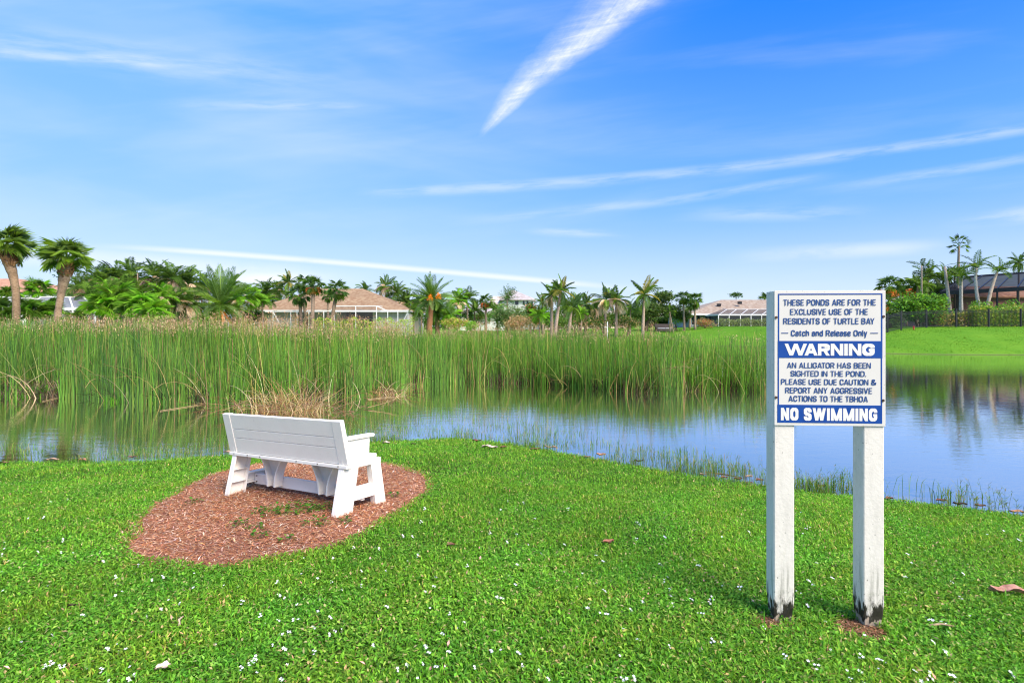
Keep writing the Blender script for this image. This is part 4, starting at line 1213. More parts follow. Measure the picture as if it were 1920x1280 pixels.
# bare soil with wood crumbs round the feet of the posts
for p, lab in zip(POSTS, ('bare brown patch of straw and soil round the sign\'s left post', 'bare brown patch round the sign\'s right post')):
    b = MB(); n = 900
    a_, ra = rng.uniform(0, 6.28, n), 0.12 * np.sqrt(rng.random(n))
    X, Y = p[0] - 0.05 + ra * np.cos(a_) * 1.15, p[1] - 0.03 + ra * np.sin(a_) * 1.1
    leaves(b, np.stack([X, Y, ground(X, Y) + rng.uniform(0.002, 0.012, n)], -1), rng.uniform(0, 6.28, n), rng.normal(0.05, 0.2, n), rng.uniform(0.012, 0.04, n), rng.uniform(0.003, 0.008, n),
           pick([(0.32, 0.15, 0.08), (0.42, 0.26, 0.15), (0.2, 0.1, 0.06)], n, 0.2))
    tag(b.build('mulch_chips', M_DRY), lab, 'mulch', kind='stuff')

# ------------------------------------------------------------------ palms: crowns
GREEN = [(0.095, 0.180, 0.024), (0.130, 0.225, 0.032), (0.062, 0.128, 0.020)]
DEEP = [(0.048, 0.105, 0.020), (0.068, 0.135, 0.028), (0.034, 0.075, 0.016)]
BLUEG = [(0.085, 0.165, 0.055), (0.065, 0.140, 0.045), (0.110, 0.190, 0.060)]
LIME = [(0.150, 0.330, 0.025), (0.190, 0.370, 0.035), (0.110, 0.260, 0.020)]
YEL = [(0.30, 0.36, 0.05), (0.24, 0.33, 0.04)]
GREY = [(0.46, 0.40, 0.36), (0.38, 0.32, 0.28), (0.52, 0.47, 0.43)]
RUST = [(0.52, 0.27, 0.13), (0.46, 0.24, 0.13), (0.56, 0.34, 0.19)]


def frame(d, up=(0, 0, 1)):
    d = np.array(d, float); d /= np.linalg.norm(d)
    s = np.cross(up, d)
    if np.linalg.norm(s) < 1e-3: s = np.array((0, 1.0, 0))
    s /= np.linalg.norm(s); n = np.cross(d, s)
    M = np.eye(4); M[:3, 0], M[:3, 1], M[:3, 2] = d, s, n
    return M


def fan_leaf(Rl, nseg, spread, droop, tint, r):
    b = MB()
    a = np.linspace(-spread, spread, nseg) + r.normal(0, 0.03, nseg)
    L = Rl * (1 - 0.28 * (np.abs(a) / spread) ** 2) * r.uniform(0.88, 1.06, nseg)
    d = np.stack([np.cos(a), np.sin(a), np.zeros(nseg)], -1); s = np.stack([-np.sin(a), np.cos(a), np.zeros(nseg)], -1)
    w = 0.42 * L * np.tan(spread / nseg) * 0.75
    fold = -0.16 * Rl * np.abs(np.sin(a))
    m = d * (0.42 * L)[:, None]; m[:, 2] += 0.02 * Rl + fold * 0.3
    t = d * L[:, None]; t[:, 2] -= droop * L * r.uniform(0.6, 1.4, nseg); t[:, 2] += fold
    P = np.stack([np.zeros((nseg, 3)), m - s * w[:, None], t, m + s * w[:, None]], 1).reshape(-1, 3)
    i = np.arange(nseg)[:, None] * 4
    T = np.array(tint)[None] * (1 + 0.12 * r.standard_normal((nseg, 1)))
    b.add(P, [i + np.array((0, 1, 2)), i + np.array((0, 2, 3))], 0, np.repeat(T, 4, axis=0))
    return b


def fan_crown(seed, n=34, el0=82, el1=-45, pet=0.5, Rl=0.55, nseg=20, spread=2.1, droop=0.25, pal=GREEN, flop=30):
    r = np.random.default_rng(seed); b = MB()
    for i in range(n):
        f = (i + 0.5) / n
        el = R(el0 + (el1 - el0) * f + r.normal(0, 7)); az = i * 2.39996 + r.normal(0, 0.25)
        d = np.array((math.cos(az) * math.cos(el), math.sin(az) * math.cos(el), math.sin(el)))
        pl = pet * r.uniform(0.75, 1.1) * (0.75 + 0.25 * math.sin(math.pi * min(1, f + 0.25)))
        tint = np.array(pal[r.integers(len(pal))]) * r.uniform(0.8, 1.2)
        b.bar((0, 0, 0), d * pl, 0.018, 0.012, 0, tint * 1.25)
        e2 = el - R(flop) * r.uniform(0.5, 1.3)
        d2 = np.array((math.cos(az) * math.cos(e2), math.sin(az) * math.cos(e2), math.sin(e2)))
        M = frame(d2); M[:3, 3] = d * pl
        M[:3, :3] = M[:3, :3] @ np.array(Matrix.Rotation(r.normal(0, 0.5), 3, 'X'))
        b.merge(fan_leaf(Rl * r.uniform(0.85, 1.1), nseg, spread, droop, tint, r), M)
    return b


def frond(L, e0, bend, n, ll, w, sag, vee, tint, r, twist=0.0):
    """a feather leaf in the x-z plane rooted at the origin"""
    b = MB(); K = 12
    t = np.linspace(0, 1, K); ang = e0 - bend * t ** 1.25
    dx_, dz_ = np.cos(ang) * L / (K - 1), np.sin(ang) * L / (K - 1)
    p = np.column_stack([np.concatenate([[0], np.cumsum(dx_[:-1])]), np.zeros(K), np.concatenate([[0], np.cumsum(dz_[:-1])])])
    b.tube(p, np.linspace(0.022, 0.006, K) * L, 3, 0, np.array(tint) * 1.2, cap=False)
    u = np.linspace(0.14, 0.99, n)
    for sd in (-1, 1):
        uu = np.clip(u + r.normal(0, 0.008, n), 0, 1)
        q = np.column_stack([np.interp(uu, t, p[:, c]) for c in range(3)])
        aa = np.interp(uu, t, ang); T = np.column_stack([np.cos(aa), np.zeros(n), np.sin(aa)]); N = np.column_stack([-np.sin(aa), np.zeros(n), np.cos(aa)])
        fwd = 0.35 + 0.55 * uu
        d = T * fwd[:, None] + np.array((0, sd, 0)) * 0.85 + N * vee + r.normal(0, 0.07, (n, 3))
        d /= np.linalg.norm(d, axis=1)[:, None]
        l = ll * L * np.sin(np.pi * np.clip(0.12 + 0.80 * uu, 0, 1)) ** 0.8 * r.uniform(0.85, 1.1, n)
        mid = q + d * (l * 0.5)[:, None]; mid[:, 2] -= sag * l * 0.15
        tip = q + d * l[:, None]; tip[:, 2] -= sag * l
        P = np.stack([q, mid + T * (w * L), tip, mid - T * (w * L)], 1).reshape(-1, 3)
        i = np.arange(n)[:, None] * 4
        b.add(P, [i + np.array((0, 1, 2)), i + np.array((0, 2, 3))], 0, np.repeat(np.array(tint)[None] * (1 + 0.12 * r.standard_normal((n, 1))), 4, axis=0))
    return b


def feather_crown(seed, n=20, e0=85, e1=-5, b0=0.7, b1=1.5, nl=30, ll=0.30, w=0.010, sag=0.25, vee=0.25, pal=GREEN, lean=None):
    r = np.random.default_rng(seed); b = MB()
    for i in range(n):
        f = (i + 0.5) / n
        el = R(e0 + (e1 - e0) * f + r.normal(0, 6)); az = i * 2.39996 + r.normal(0, 0.3)
        if lean is not None: az = lean + (az % 6.283 - 3.1416) * 0.45
        fb = frond(r.uniform(0.85, 1.08), el, (b0 + (b1 - b0) * f) * r.uniform(0.8, 1.2), nl, ll, w, sag, vee, np.array(pal[r.integers(len(pal))]) * r.uniform(0.8, 1.2), r)
        b.merge(fb, Matrix.Rotation(az, 4, 'Z') @ Matrix.Rotation(r.normal(0, 0.25), 4, 'X'))
    return b


def variants(nm, fn, k=3): return [fn(100 * len(nm) + 7 * j).mesh(nm, M_LEAF) for j in range(k)]


CROWN = {
    'hero': variants('crown', lambda s: fan_crown(s, 30, 84, -22, 0.56, 0.54, 30, 2.0, 0.26, [(0.15, 0.25, 0.035), (0.12, 0.20, 0.05), (0.18, 0.29, 0.045)], 26), 2),
    'sabal': variants('crown', lambda s: fan_crown(s, 30, 86, -66, 0.62, 0.50, 15, 1.9, 0.30, GREEN + BLUEG[:2] + DEEP[:1], 28)),
    'fanpalm': variants('crown', lambda s: fan_crown(s, 17, 88, -40, 0.58, 0.40, 14, 1.5, 0.12, DEEP + GREEN, 14)),
    'fanshrub': variants('crown', lambda s: fan_crown(s, 30, 88, 4, 0.62, 0.46, 18, 2.0, 0.30, GREEN + LIME[:1], 34)),
    'fanlime': variants('crown', lambda s: fan_crown(s, 30, 88, 0, 0.60, 0.48, 18, 1.9, 0.34, LIME + GREEN[:1], 34)),
    'date': variants('crown', lambda s: feather_crown(s, 60, 87, -40, 0.35, 0.80, 46, 0.17, 0.008, 0.08, 0.5, BLUEG + GREEN), 2),
    'coconut': variants('crown', lambda s: feather_crown(s, 19, 88, -48, 0.5, 1.5, 34, 0.24, 0.010, 0.5, 0.1, GREEN + DEEP + BLUEG[:1] + [(0.22, 0.22, 0.05)])),
    'areca': variants('crown', lambda s: feather_crown(s, 22, 84, -18, 0.9, 1.7, 28, 0.32, 0.016, 0.25, 0.3, GREEN + DEEP)),
    'arecalime': variants('crown', lambda s: feather_crown(s, 22, 84, -20, 0.9, 1.8, 28, 0.32, 0.018, 0.28, 0.3, LIME + GREEN)),
    'royal': variants('crown', lambda s: feather_crown(s, 12, 78, 2, 0.7, 1.3, 30, 0.26, 0.014, 0.20, 0.3, GREEN + DEEP), 3),
    'sparse': variants('crown', lambda s: feather_crown(s, 3, 66, 15, 0.8, 1.3, 26, 0.20, 0.016, 0.3, 0.2, DEEP), 2),
    'yucca': variants('crown', lambda s: feather_crown(s, 46, 88, -30, 0.1, 0.4, 5, 0.35, 0.03, 0.0, 0.2, DEEP + BLUEG), 1),
}
DEADC = {
    'grey': variants('dead_fronds', lambda s: feather_crown(s, 13, 25, -45, 0.9, 1.5, 18, 0.26, 0.012, 0.5, 0.0, GREY)),
    'rust': variants('dead_fronds', lambda s: fan_crown(s, 15, -8, -58, 0.52, 0.46, 16, 1.9, 0.5, RUST, 50), 2),
    'tan': variants('dead_fronds', lambda s: feather_crown(s, 14, -40, -78, 0.2, 0.5, 20, 0.10, 0.012, 0.1, 0.0, GREY + RUST[:1]), 2),
}
count = {}


def plant(kind, px, py, D, rpx, label, bx_=None, dead=None, tr=0.13, cat='palm tree', group='palms and shrubs on the far bank', name=None, path=None, base_z=None, rad=None, bark=(0.34, 0.26, 0.20), stems_=1, fruit=None, squash=1.0, rz=None):
    """a palm whose crown's centre stands at photo pixel (px, py), D metres away, with a crown radius of rpx pixels"""
    c = at_d(px, py, D)
    bx_ = px if bx_ is None else bx_
    X0 = (bx_ - CX) / F * D
    zb_ = g1(X0, D) if base_z is None else base_z
    i = count[kind] = count.get(kind, 0) + 1
    root = empty(name or {'hero': 'cabbage_palm', 'sabal': 'cabbage_palm', 'fanpalm': 'fan_palm', 'fanshrub': 'fan_palm_shrub', 'fanlime': 'fan_palm_shrub', 'date': 'date_palm', 'coconut': 'coconut_palm', 'yucca': 'yucca'}.get(kind, 'feather_palm'), (X0, D, zb_), 0, label, cat, group)
    s = rpx / F * D
    ms = CROWN[kind]
    rel = c - np.array((X0, D, zb_))
    inst('crown', ms[i % len(ms)], root, tuple(rel), (rng.uniform(-.28, .28) * (kind not in ('hero', 'sparse')), rng.uniform(-.28, .28) * (kind not in ('hero', 'sparse')), (i * 1.7) if rz is None else rz), (s * rng.uniform(.9, 1.1), s * rng.uniform(.9, 1.1), s * squash * rng.uniform(.88, 1.1)))
    if dead: inst('dead_fronds', DEADC[dead][i % len(DEADC[dead])], root, tuple(rel - (0, 0, 0.04 * s)), (0, 0, i * 2.3), s * (0.92 if dead != 'tan' else 1.0))
    hgt = rel[2]
    for q in range(stems_):
        if path is not None:
            pts = np.array([at_d(a, b_, D) - np.array((X0, D, zb_)) for a, b_ in path]); pts[0, 2] = min(pts[0, 2], -0.15)
            kk = np.linspace(0, len(pts) - 1, 26)
            # smooth the traced path
            P = np.column_stack([np.interp(kk, np.arange(len(pts)), pts[:, a]) for a in range(3)])
            for _ in range(3): P[1:-1] = (P[:-2] + 2 * P[1:-1] + P[2:]) / 4
            rr_ = np.interp(np.linspace(0, 1, 26), np.linspace(0, 1, len(rad)), rad)
        else:
            off = np.array((0, 0, 0.)) if q == 0 else np.array((rng.normal(0, .35), rng.normal(0, .3), 0))
            t = np.linspace(0, 1, 9)[:, None]
            lean = np.array((rel[0], rel[1], 0))
            P = off * (1 - t) + lean * t ** 1.4 + np.array((0, 0, 1.0)) * (hgt * (1.0 if q == 0 else rng.uniform(0.75, 0.95)) * t)
            P[0, 2] = -0.2
            rr_ = tr * (1.15 - 0.35 * t[:, 0])
        if hgt < 0.3: continue
        rr_ = rr_ * (1 + 0.05 * np.sin(np.arange(len(P)) * 2.4))
        MBt = MB().tube(P, rr_, 9, 0, np.array(bark) * (1 + 0.1 * rng.standard_normal((len(P), 1))))
        MBt.build('trunk', M_BARK, root, smooth=True)
    if fruit:
        for (fx, fy) in fruit:
            b = MB(); n = 150
            o = at_d(fx, fy, D - 1.2) - np.array((X0, D, zb_))
            a_, u = rng.uniform(0, 6.28, n), rng.random(n)
            ds = np.stack([np.cos(a_) * 0.30 * u, np.sin(a_) * 0.30 * u, 0.25 - 0.55 * u], -1) + rng.normal(0, 0.06, (n, 3))
            leaves(b, ds, rng.uniform(0, 6.28, n), rng.uniform(-1.2, 0.2, n), np.full(n, 0.13), np.full(n, 0.06), pick([(0.62, 0.25, 0.02), (0.55, 0.18, 0.02), (0.66, 0.33, 0.04)], n, 0.12))
            b.build('fruit_cluster', M_LEAF, root, tuple(o))
    return root


# two tall cabbage palms at the left
PA = dict(group='two tall cabbage palms by the pond')
ra = plant('hero', 9, 464, 33, 55, 'tall cabbage palm cut by the left edge of the picture, crown leaning over the pond', bx_=28, path=[(28, 640), (31, 590), (30, 545), (24, 512), (15, 488), (10, 470)], rad=[.22, .205, .19, .20, .27, .31, .16], bark=(0.36, 0.25, 0.165), **PA)
rb_ = plant('hero', 124, 486, 32.5, 60, 'tall cabbage palm with a swollen trunk top, second from the left', bx_=105, path=[(105, 640), (108, 590), (113, 560), (119, 530), (123, 508), (124, 490)], rad=[.19, .18, .175, .20, .30, .28, .14], bark=(0.40, 0.28, 0.20), squash=0.85, **PA)
# a scrap of climbing fig at the swelling, and the leaf-base boots
for root, px_, y0, y1, D_ in ((ra, (22, 11), 500, 474, 33), (rb_, (122, 124), 522, 492, 32.5)):
    b = MB(); o = np.array(root.location)
    for k in range(110):
        t = random.random(); py_ = y0 + (y1 - y0) * t; px0 = px_[0] + (px_[1] - px_[0]) * t
        a_ = random.uniform(0, 6.28); c = at_d(px0, py_, D_) - o
        rr_ = (0.265 if root is ra else 0.245) + 0.05 * math.sin(t * 3)
        p = c + np.array((math.cos(a_) * rr_, math.sin(a_) * rr_, 0)); q = p + np.array((math.cos(a_) * 0.11, math.sin(a_) * 0.11, 0.20))
        b.bar(p, q, 0.08, 0.03, 0, np.array((0.42, 0.22, 0.12)) * random.uniform(0.5, 1.3))
    b.build('leaf_bases', M_BARK, root)
b = MB(); n = 90; c = at_d(112, 512, 32.3) - np.array(rb_.location)
leaves(b, c + rng.normal(0, 1, (n, 3)) * (0.22, 0.12, 0.16), rng.uniform(0, 6.28, n), rng.uniform(-0.6, 0.9, n), np.full(n, 0.14), np.full(n, 0.09), pick([(0.04, 0.17, 0.06), (0.06, 0.22, 0.08)], n))
b.build('creeper', M_LEAF, rb_)

# the thicket on the left
TH = [
    ('areca', 152, 540, 52, 40, 'grey', 'dark feather palm just right of the swollen cabbage palm\'s trunk top'),
    ('areca', 183, 528, 56, 40, 'grey', 'feather palm with grey dead fronds on the thicket\'s left shoulder'),
    ('areca', 212, 520, 58, 40, 'grey', 'feather palm with a grey skirt above the bright fan shrubs'),
    ('areca', 243, 518, 60, 42, 'grey', 'feather palm at the middle of the thicket\'s skyline'),
    ('areca', 292, 522, 60, 42, 'grey', 'grey-skirted feather palm right of the thicket\'s highest frond'),
    ('areca', 325, 524, 58, 40, 'grey', 'dense feather palm on the thicket\'s skyline with brown tips'),
    ('areca', 352, 532, 60, 38, 'grey', 'feather palm at the right shoulder of the thicket beside the big date palm'),
    ('areca', 378, 540, 62, 36, 'grey', 'feather palm half hidden behind the big date palm\'s left side'),
    ('areca', 168, 556, 47, 32, 'grey', 'low feather palm above the white pool cage\'s right end'),
    ('areca', 252, 552, 50, 42, 'grey', 'dark feather palm in the heart of the thicket'),
    ('arecalime', 205, 548, 48, 34, None, 'yellow-green feather palm on the left of the thicket\'s middle tier'),
    ('arecalime', 232, 540, 52, 34, None, 'bright green feather palm standing out under the thicket\'s skyline'),
    ('areca', 322, 566, 52, 40, 'grey', 'feather palm hanging grey fronds over the dark hollow left of the date palm'),
    ('areca', 350, 572, 53, 36, 'grey', 'feather palm with brown fronds next to the date palm\'s lower leaves'),
    ('arecalime', 300, 556, 50, 34, 'grey', 'light green feather palm with an orange-brown arching frond'),
]
for (k, x, y, D, r_, dd, lab) in TH: plant(k, x, y, D, r_, lab, dead=dd, stems_=2, tr=0.07)
plant('sparse', 258, 512, 58, 40, 'single dark arching frond palm rising highest above the thicket', tr=0.06)
for (k, x, y, D, r_, lab) in [
    ('fanshrub', 52, 592, 37, 46, 'rounded fan palm shrub between the two tall cabbage palm trunks'),
    ('fanshrub', 88, 592, 38, 44, 'fan palm shrub just left of the swollen cabbage palm\'s trunk'),
    ('fanshrub', 2, 596, 36, 42, 'fan palm shrub at the very left edge under the pool cage'),
    ('fanshrub', 142, 602, 38, 26, 'small fan palm shrub right of the swollen cabbage palm\'s foot'),
    ('fanlime', 190, 586, 40, 46, 'bright fan palm shrub at the left of the thicket\'s foot'),
    ('fanlime', 226, 576, 41, 52, 'largest bright fan palm shrub below the thicket'),
    ('fanlime', 262, 584, 40, 50, 'yellow-green fan palm shrub under the middle of the thicket'),
    ('fanlime', 290, 594, 39, 42, 'lime fan palm shrub at the right end of the bright row, by the dark hollow'),
    ('fanshrub', 72, 552, 70, 34, 'dark fan palm in front of the terracotta roof'),
    ('fanshrub', 20, 560, 66, 30, 'dark fan palm under the left end of the terracotta roof'),
    ('fanshrub', 376, 606, 46, 22, 'low green shrub at the foot of the big date palm'),
]: plant(k, x, y, D, r_, lab, cat='palm shrub', tr=0.09)
plant('date', 412, 572, 56, 74, 'big date palm with arching grey-green fronds left of the tiled house', dead='tan', tr=0.30, stems_=1)
for (k, x, y, D, r_, dd, lab) in [
    ('arecalime', 448, 562, 58, 36, 'grey', 'bright feather palm beside the big date palm\'s right side'),
    ('arecalime', 470, 556, 60, 34, None, 'lush feather palm in front of the tiled house\'s left corner'),
    ('arecalime', 492, 566, 60, 28, None, 'small lime feather palm touching the tiled house\'s left wall'),
    ('areca', 436, 540, 66, 32, 'grey', 'dark feather palm behind the big date palm on its right'),
    ('areca', 500, 546, 74, 32, None, 'dark spreading feather palm behind the left end of the tiled roof'),
    ('areca', 524, 544, 76, 26, 'grey', 'brown-skirted feather palm behind the tiled roof, second from its left end'),
    ('coconut', 541, 530, 72, 26, None, 'ragged coconut palm standing left of the cabbage palms at the house'),
    ('areca', 683, 545, 84, 22, None, 'small feather palm showing over the right slope of the tiled roof'),
    ('coconut', 722, 536, 78, 26, 'grey', 'upright coconut palm behind the tiled house\'s right eave'),
    ('areca', 745, 550, 76, 28, None, 'drooping feather palm right of the upright coconut palm behind the house'),
    ('areca', 762, 568, 72, 28, 'grey', 'dark feather palm just past the tiled house\'s right corner'),
    ('areca', 776, 584, 68, 26, None, 'low feather palm between the tiled house and the fruiting date palm'),
    ('arecalime', 858, 566, 66, 28, 'grey', 'lime-fronded feather palm right of the fruiting date palm'),
    ('areca', 876, 560, 70, 28, None, 'bending feather palm left of the round cabbage palm'),
    ('arecalime', 843, 592, 60, 26, None, 'bushy green palm below and right of the fruiting date palm'),
]: plant(k, x, y, D, r_, lab, dead=dd, stems_=2, tr=0.08)
HS = dict(group='cabbage palms before the tiled house')
plant('sabal', 562, 556, 58, 27, 'dark drooping cabbage palm, left one before the tiled house', bx_=565, tr=0.19, bark=(0.22, 0.17, 0.14), **HS)
plant('sabal', 570, 534, 60, 24, 'cabbage palm crown rising between the left and the rust-skirted one', bx_=572, tr=0.15, **HS)
plant('sabal', 588, 537, 57, 24, 'cabbage palm with a rust-orange skirt of dead leaves before the tiled house', bx_=585, dead='rust', tr=0.19, bark=(0.36, 0.27, 0.22), **HS)
plant('sabal', 632, 546, 57, 29, 'right cabbage palm before the tiled house, with a tall full crown', bx_=619, tr=0.20, bark=(0.34, 0.25, 0.19), **HS)
plant('sabal', 615, 556, 62, 17, 'small dark cabbage palm half hidden between the rust-skirted and the right one', tr=0.14, **HS)
plant('date', 810, 560, 58, 50, 'date palm with bright orange fruit clusters beside the tiled house', bx_=804, tr=0.30, bark=(0.40, 0.20, 0.11), fruit=[(807, 556), (822, 554)])
plant('date', 820, 586, 60, 34, 'smaller blue-green date palm against the fruiting one\'s right side', bx_=820, tr=0.24, bark=(0.34, 0.2, 0.13))
plant('sabal', 911, 566, 70, 19, 'round-headed cabbage palm in front of the low grey-roofed house', dead='rust', tr=0.15)
plant('yucca', 951, 560, 68, 20, 'spiky yucca tree pointing up before the white two-storey house', cat='yucca', tr=0.12, squash=1.3)
for (x, y, D, r_, bx0, dd, lab) in [
    (1035, 553, 52, 26, 1034, 'grey', 'coconut palm with a straight grey trunk, left of the leaning pair'),
    (1052, 545, 50, 32, 1040, None, 'tallest coconut palm of the middle group, its pale trunk leaning right'),
    (1072, 575, 52, 30, 1066, None, 'short coconut palm with arching fronds right of the tallest one'),
    (1017, 566, 62, 18, 1018, None, 'small upright coconut palm left of the straight-trunked one'),
    (1099, 570, 62, 24, 1098, None, 'coconut palm standing by itself left of the low twin pair'),
    (1136, 562, 60, 30, 1134, 'grey', 'left coconut palm of the pair with tan dead fronds'),
    (1156, 562, 60, 30, 1155, 'grey', 'right coconut palm of the pair with tan dead fronds'),
    (1208, 552, 58, 36, 1205, None, 'big coconut palm with a swollen tan trunk in front of the oak'),
]: plant('coconut', x, y, D, r_ * 1.12, lab, bx_=bx0, dead=dd, tr=0.16, bark=(0.44, 0.34, 0.28), group='coconut palms on the far bank')
plant('arecalime', 1090, 588, 55, 18, 'round yellow-green palm low on the bank right of the tallest coconut palm', tr=0.08)
plant('arecalime', 1012, 592, 56, 26, 'lime palm shrub left of the straight coconut trunk', tr=0.08, cat='palm shrub')
for (x, y, D, r_, bx0, lab) in [(1281, 560, 72, 19, 1283, 'left cabbage palm of the pair beside the oak'), (1303, 565, 71, 20, 1303, 'right cabbage palm of the pair beside the oak, by the caged house'),
                               (1296, 572, 76, 15, 1293, 'smaller cabbage palm between the pair beside the oak')]:
    plant('sabal', x, y, D, r_, lab, bx_=bx0, tr=0.14, bark=(0.40, 0.31, 0.24), group='cabbage palms beside the oak')
plant('sabal', 1440, 566, 95, 22, 'dark cabbage palm behind the sign\'s left post', tr=0.15)

# palms by the black pool cage at the right
RG = dict(group='palms by the black pool cage')
plant('fanpalm', 1798, 462, 62, 29, 'tallest fan palm, its round crown high above the black cage', bx_=1795, tr=0.14, bark=(0.30, 0.24, 0.2), dead=None, **RG)
plant('royal', 1832, 500, 54, 36, 'palm with bright upswept fronds and a white trunk beside the black cage', bx_=1836, path=[(1839, 616), (1836, 580), (1831, 548), (1829, 520), (1831, 503)], rad=[.20, .17, .14, .12, .10], bark=(0.62, 0.58, 0.54), **RG)
plant('royal', 1872, 508, 53, 36, 'palm leaning right over the black cage with a brown-topped white trunk', bx_=1846, path=[(1843, 616), (1850, 580), (1857, 548), (1865, 522), (1870, 510)], rad=[.17, .16, .15, .13, .10], bark=(0.56, 0.46, 0.38), **RG)
plant('royal', 1802, 520, 56, 32, 'short palm with dark drooping fronds and a pale trunk left of the bright one', bx_=1802, tr=0.17, bark=(0.60, 0.56, 0.52), **RG)
plant('sparse', 1771, 500, 56, 16, 'bare leaning trunk with a few leaf stubs at the cage\'s left corner', bx_=1783, tr=0.16, bark=(0.56, 0.48, 0.42), **RG)
plant('sparse', 1728, 498, 58, 30, 'thin palm with one dark wind-swept frond left of the cage', bx_=1728, tr=0.09, bark=(0.46, 0.38, 0.3), rz=0.4, **RG)
plant('coconut', 1910, 492, 66, 24, 'small palm rising over the black cage roof at the right edge', tr=0.10, **RG)
for (k, x, y, D, r_, lab) in [
    ('areca', 1740, 520, 66, 32, 'dark feather palm in the mass left of the black cage'), ('areca', 1768, 522, 68, 28, 'feather palm behind the bare leaning trunk'),
    ('sabal', 1700, 540, 64, 26, 'dark cabbage palm with a brown skirt right of the sign'), ('areca', 1720, 535, 62, 28, 'feather palm in the middle of the trees right of the sign'),
    ('sabal', 1668, 540, 60, 28, 'cabbage palm touching the sign board\'s right edge'), ('areca', 1752, 545, 64, 22, 'small feather palm behind the bright green bush'),
    ('sabal', 1655, 570, 58, 30, 'low cabbage palm just behind the sign board\'s right edge'), ('areca', 1790, 516, 66, 24, 'dark feather palm below the tallest fan palm'),
]: plant(k, x, y, D, r_, lab, dead=None if k != 'sabal' else 'rust', tr=0.10, **RG)


# ------------------------------------------------------------------ bushes, hedges, the oak
def clump(mb, c, rad, n, size, pal, jit=0.2):
    """leaf clumps through an ellipsoid, thickest near its skin"""
    u = rng.normal(0, 1, (n, 3)); u /= np.linalg.norm(u, axis=1)[:, None]
    rr_ = rng.random(n) ** 0.35
    lob = 1 + 0.16 * np.sin(u[:, 0] * 5 + c[0]) * np.sin(u[:, 2] * 6 + c[1]) + 0.10 * np.sin(u[:, 1] * 9)
    P = np.array(c) + u * (rr_ * lob)[:, None] * np.array(rad)
    L = rng.uniform(0.6, 1.3, n) * size
    leaves(mb, P, rng.uniform(0, 6.28, n), rng.uniform(-0.9, 0.9, n), L, L * 0.55, pick(pal, n, jit), fold=0.15, roll=rng.uniform(-0.9, 0.9, n))


def bush(px, py, D, wpx, hpx, n, size, pal, label, name='bush', cat='bush', depth=1.0, group='palms and shrubs on the far bank'):
    """centre pixel, size in pixels"""
    c = at_d(px, py, D); k = D / F
    root_z = g1(c[0], c[1])
    b = MB()
    off = np.array((0, 0, c[2] - root_z))
    clump(b, off, (wpx / 2 * k, wpx / 2 * k * depth, hpx / 2 * k), n, size, pal)
    for q in range(3):
        clump(b, off + (rng.uniform(-.3, .3) * wpx * k, rng.uniform(-.2, .2) * wpx * k * depth, rng.uniform(-0.1, .3) * hpx * k), (wpx / 4 * k, wpx / 4 * k * depth, hpx / 4 * k), n // 5, size, pal)
    t = MB()
    root = empty(name, (c[0], c[1], root_z), 0, label, cat, group)
    b.build('foliage', M_LEAF, root)
    if off[2] > 0.15:
        for q in range(3): t.tube([(0.1 * q - 0.1, 0, -0.1), (rng.uniform(-.15, .15) * wpx * k, 0.05 * q, off[2] * 1.0)], [0.05, 0.02], 5, 0, (0.25, 0.19, 0.14))
        t.build('stem', M_BARK, root)
    return root


def hedge(p0, p1, hgt, depth, n, size, pal, label, base=None):
    p0, p1 = np.array(p0), np.array(p1)
    L = np.linalg.norm(p1[:2] - p0[:2]); d = (p1 - p0) / np.linalg.norm(p1 - p0)
    b = MB()
    t = rng.random(n) * L; side = rng.uniform(-0.5, 0.5, n) * depth; z = rng.random(n) ** 0.8 * hgt
    z *= 1 + 0.10 * np.sin(t * 2.1) + 0.06 * np.sin(t * 5.3)
    s = np.array((-d[1], d[0], 0))
    P = d[None] * t[:, None] + s * side[:, None] + np.array((0, 0, 1.0)) * z[:, None]
    Ls = rng.uniform(0.6, 1.3, n) * size
    leaves(b, P, rng.uniform(0, 6.28, n), rng.uniform(-0.9, 0.9, n), Ls, Ls * 0.55, pick(pal, n, 0.22), fold=0.15, roll=rng.uniform(-0.9, 0.9, n))
    o = b.build('hedge', M_LEAF, loc=tuple(p0))
    tag(o, label, 'hedge')


def at_g(px, D):
    X = (px - CX) / F * D
    return np.array((X, D, g1(X, D)))


VAR = [(0.16, 0.22, 0.04), (0.30, 0.32, 0.08), (0.08, 0.14, 0.03), (0.36, 0.26, 0.12), (0.05, 0.09, 0.03)]
bush(1722, 578, 51, 92, 56, 3400, 0.26, [(0.095, 0.235, 0.028), (0.13, 0.29, 0.035), (0.05, 0.14, 0.02), (0.06, 0.10, 0.02)], 'large bright green bush behind the black fence right of the sign')
bush(1672, 598, 50, 44, 44, 900, 0.22, DEEP, 'dark bush behind the fence\'s left end beside the sign')
bush(1752, 596, 50.8, 44, 30, 900, 0.18, VAR, 'yellow-speckled bush behind the fence under the bright green bush')
hedge(at_g(1735, 51.5), at_g(1830, 51.5), 1.35, 1.0, 3000, 0.20, VAR, 'variegated yellow and dark hedge behind the fence, left of the white palm trunks')
hedge(at_g(1822, 50.9), at_g(1960, 50.9), 1.75, 1.1, 6500, 0.18, VAR[:3] + [(0.13, 0.26, 0.04)] * 2, 'tall clipped hedge behind the fence below the black cage')
hedge(at_g(1822, 52.6), at_g(1925, 52.6), 2.2, 0.9, 3200, 0.18, [(0.085, 0.21, 0.025), (0.12, 0.27, 0.03), (0.05, 0.12, 0.02)], 'bright green hedge top showing above the clipped hedge below the black cage')
hedge(at_g(1346, 75), at_g(1470, 75), 1.0, 1.3, 4200, 0.16, [(0.16, 0.20, 0.10), (0.20, 0.25, 0.12), (0.10, 0.14, 0.06)], 'low grey-green hedge along the white-framed cage of the right-hand house')
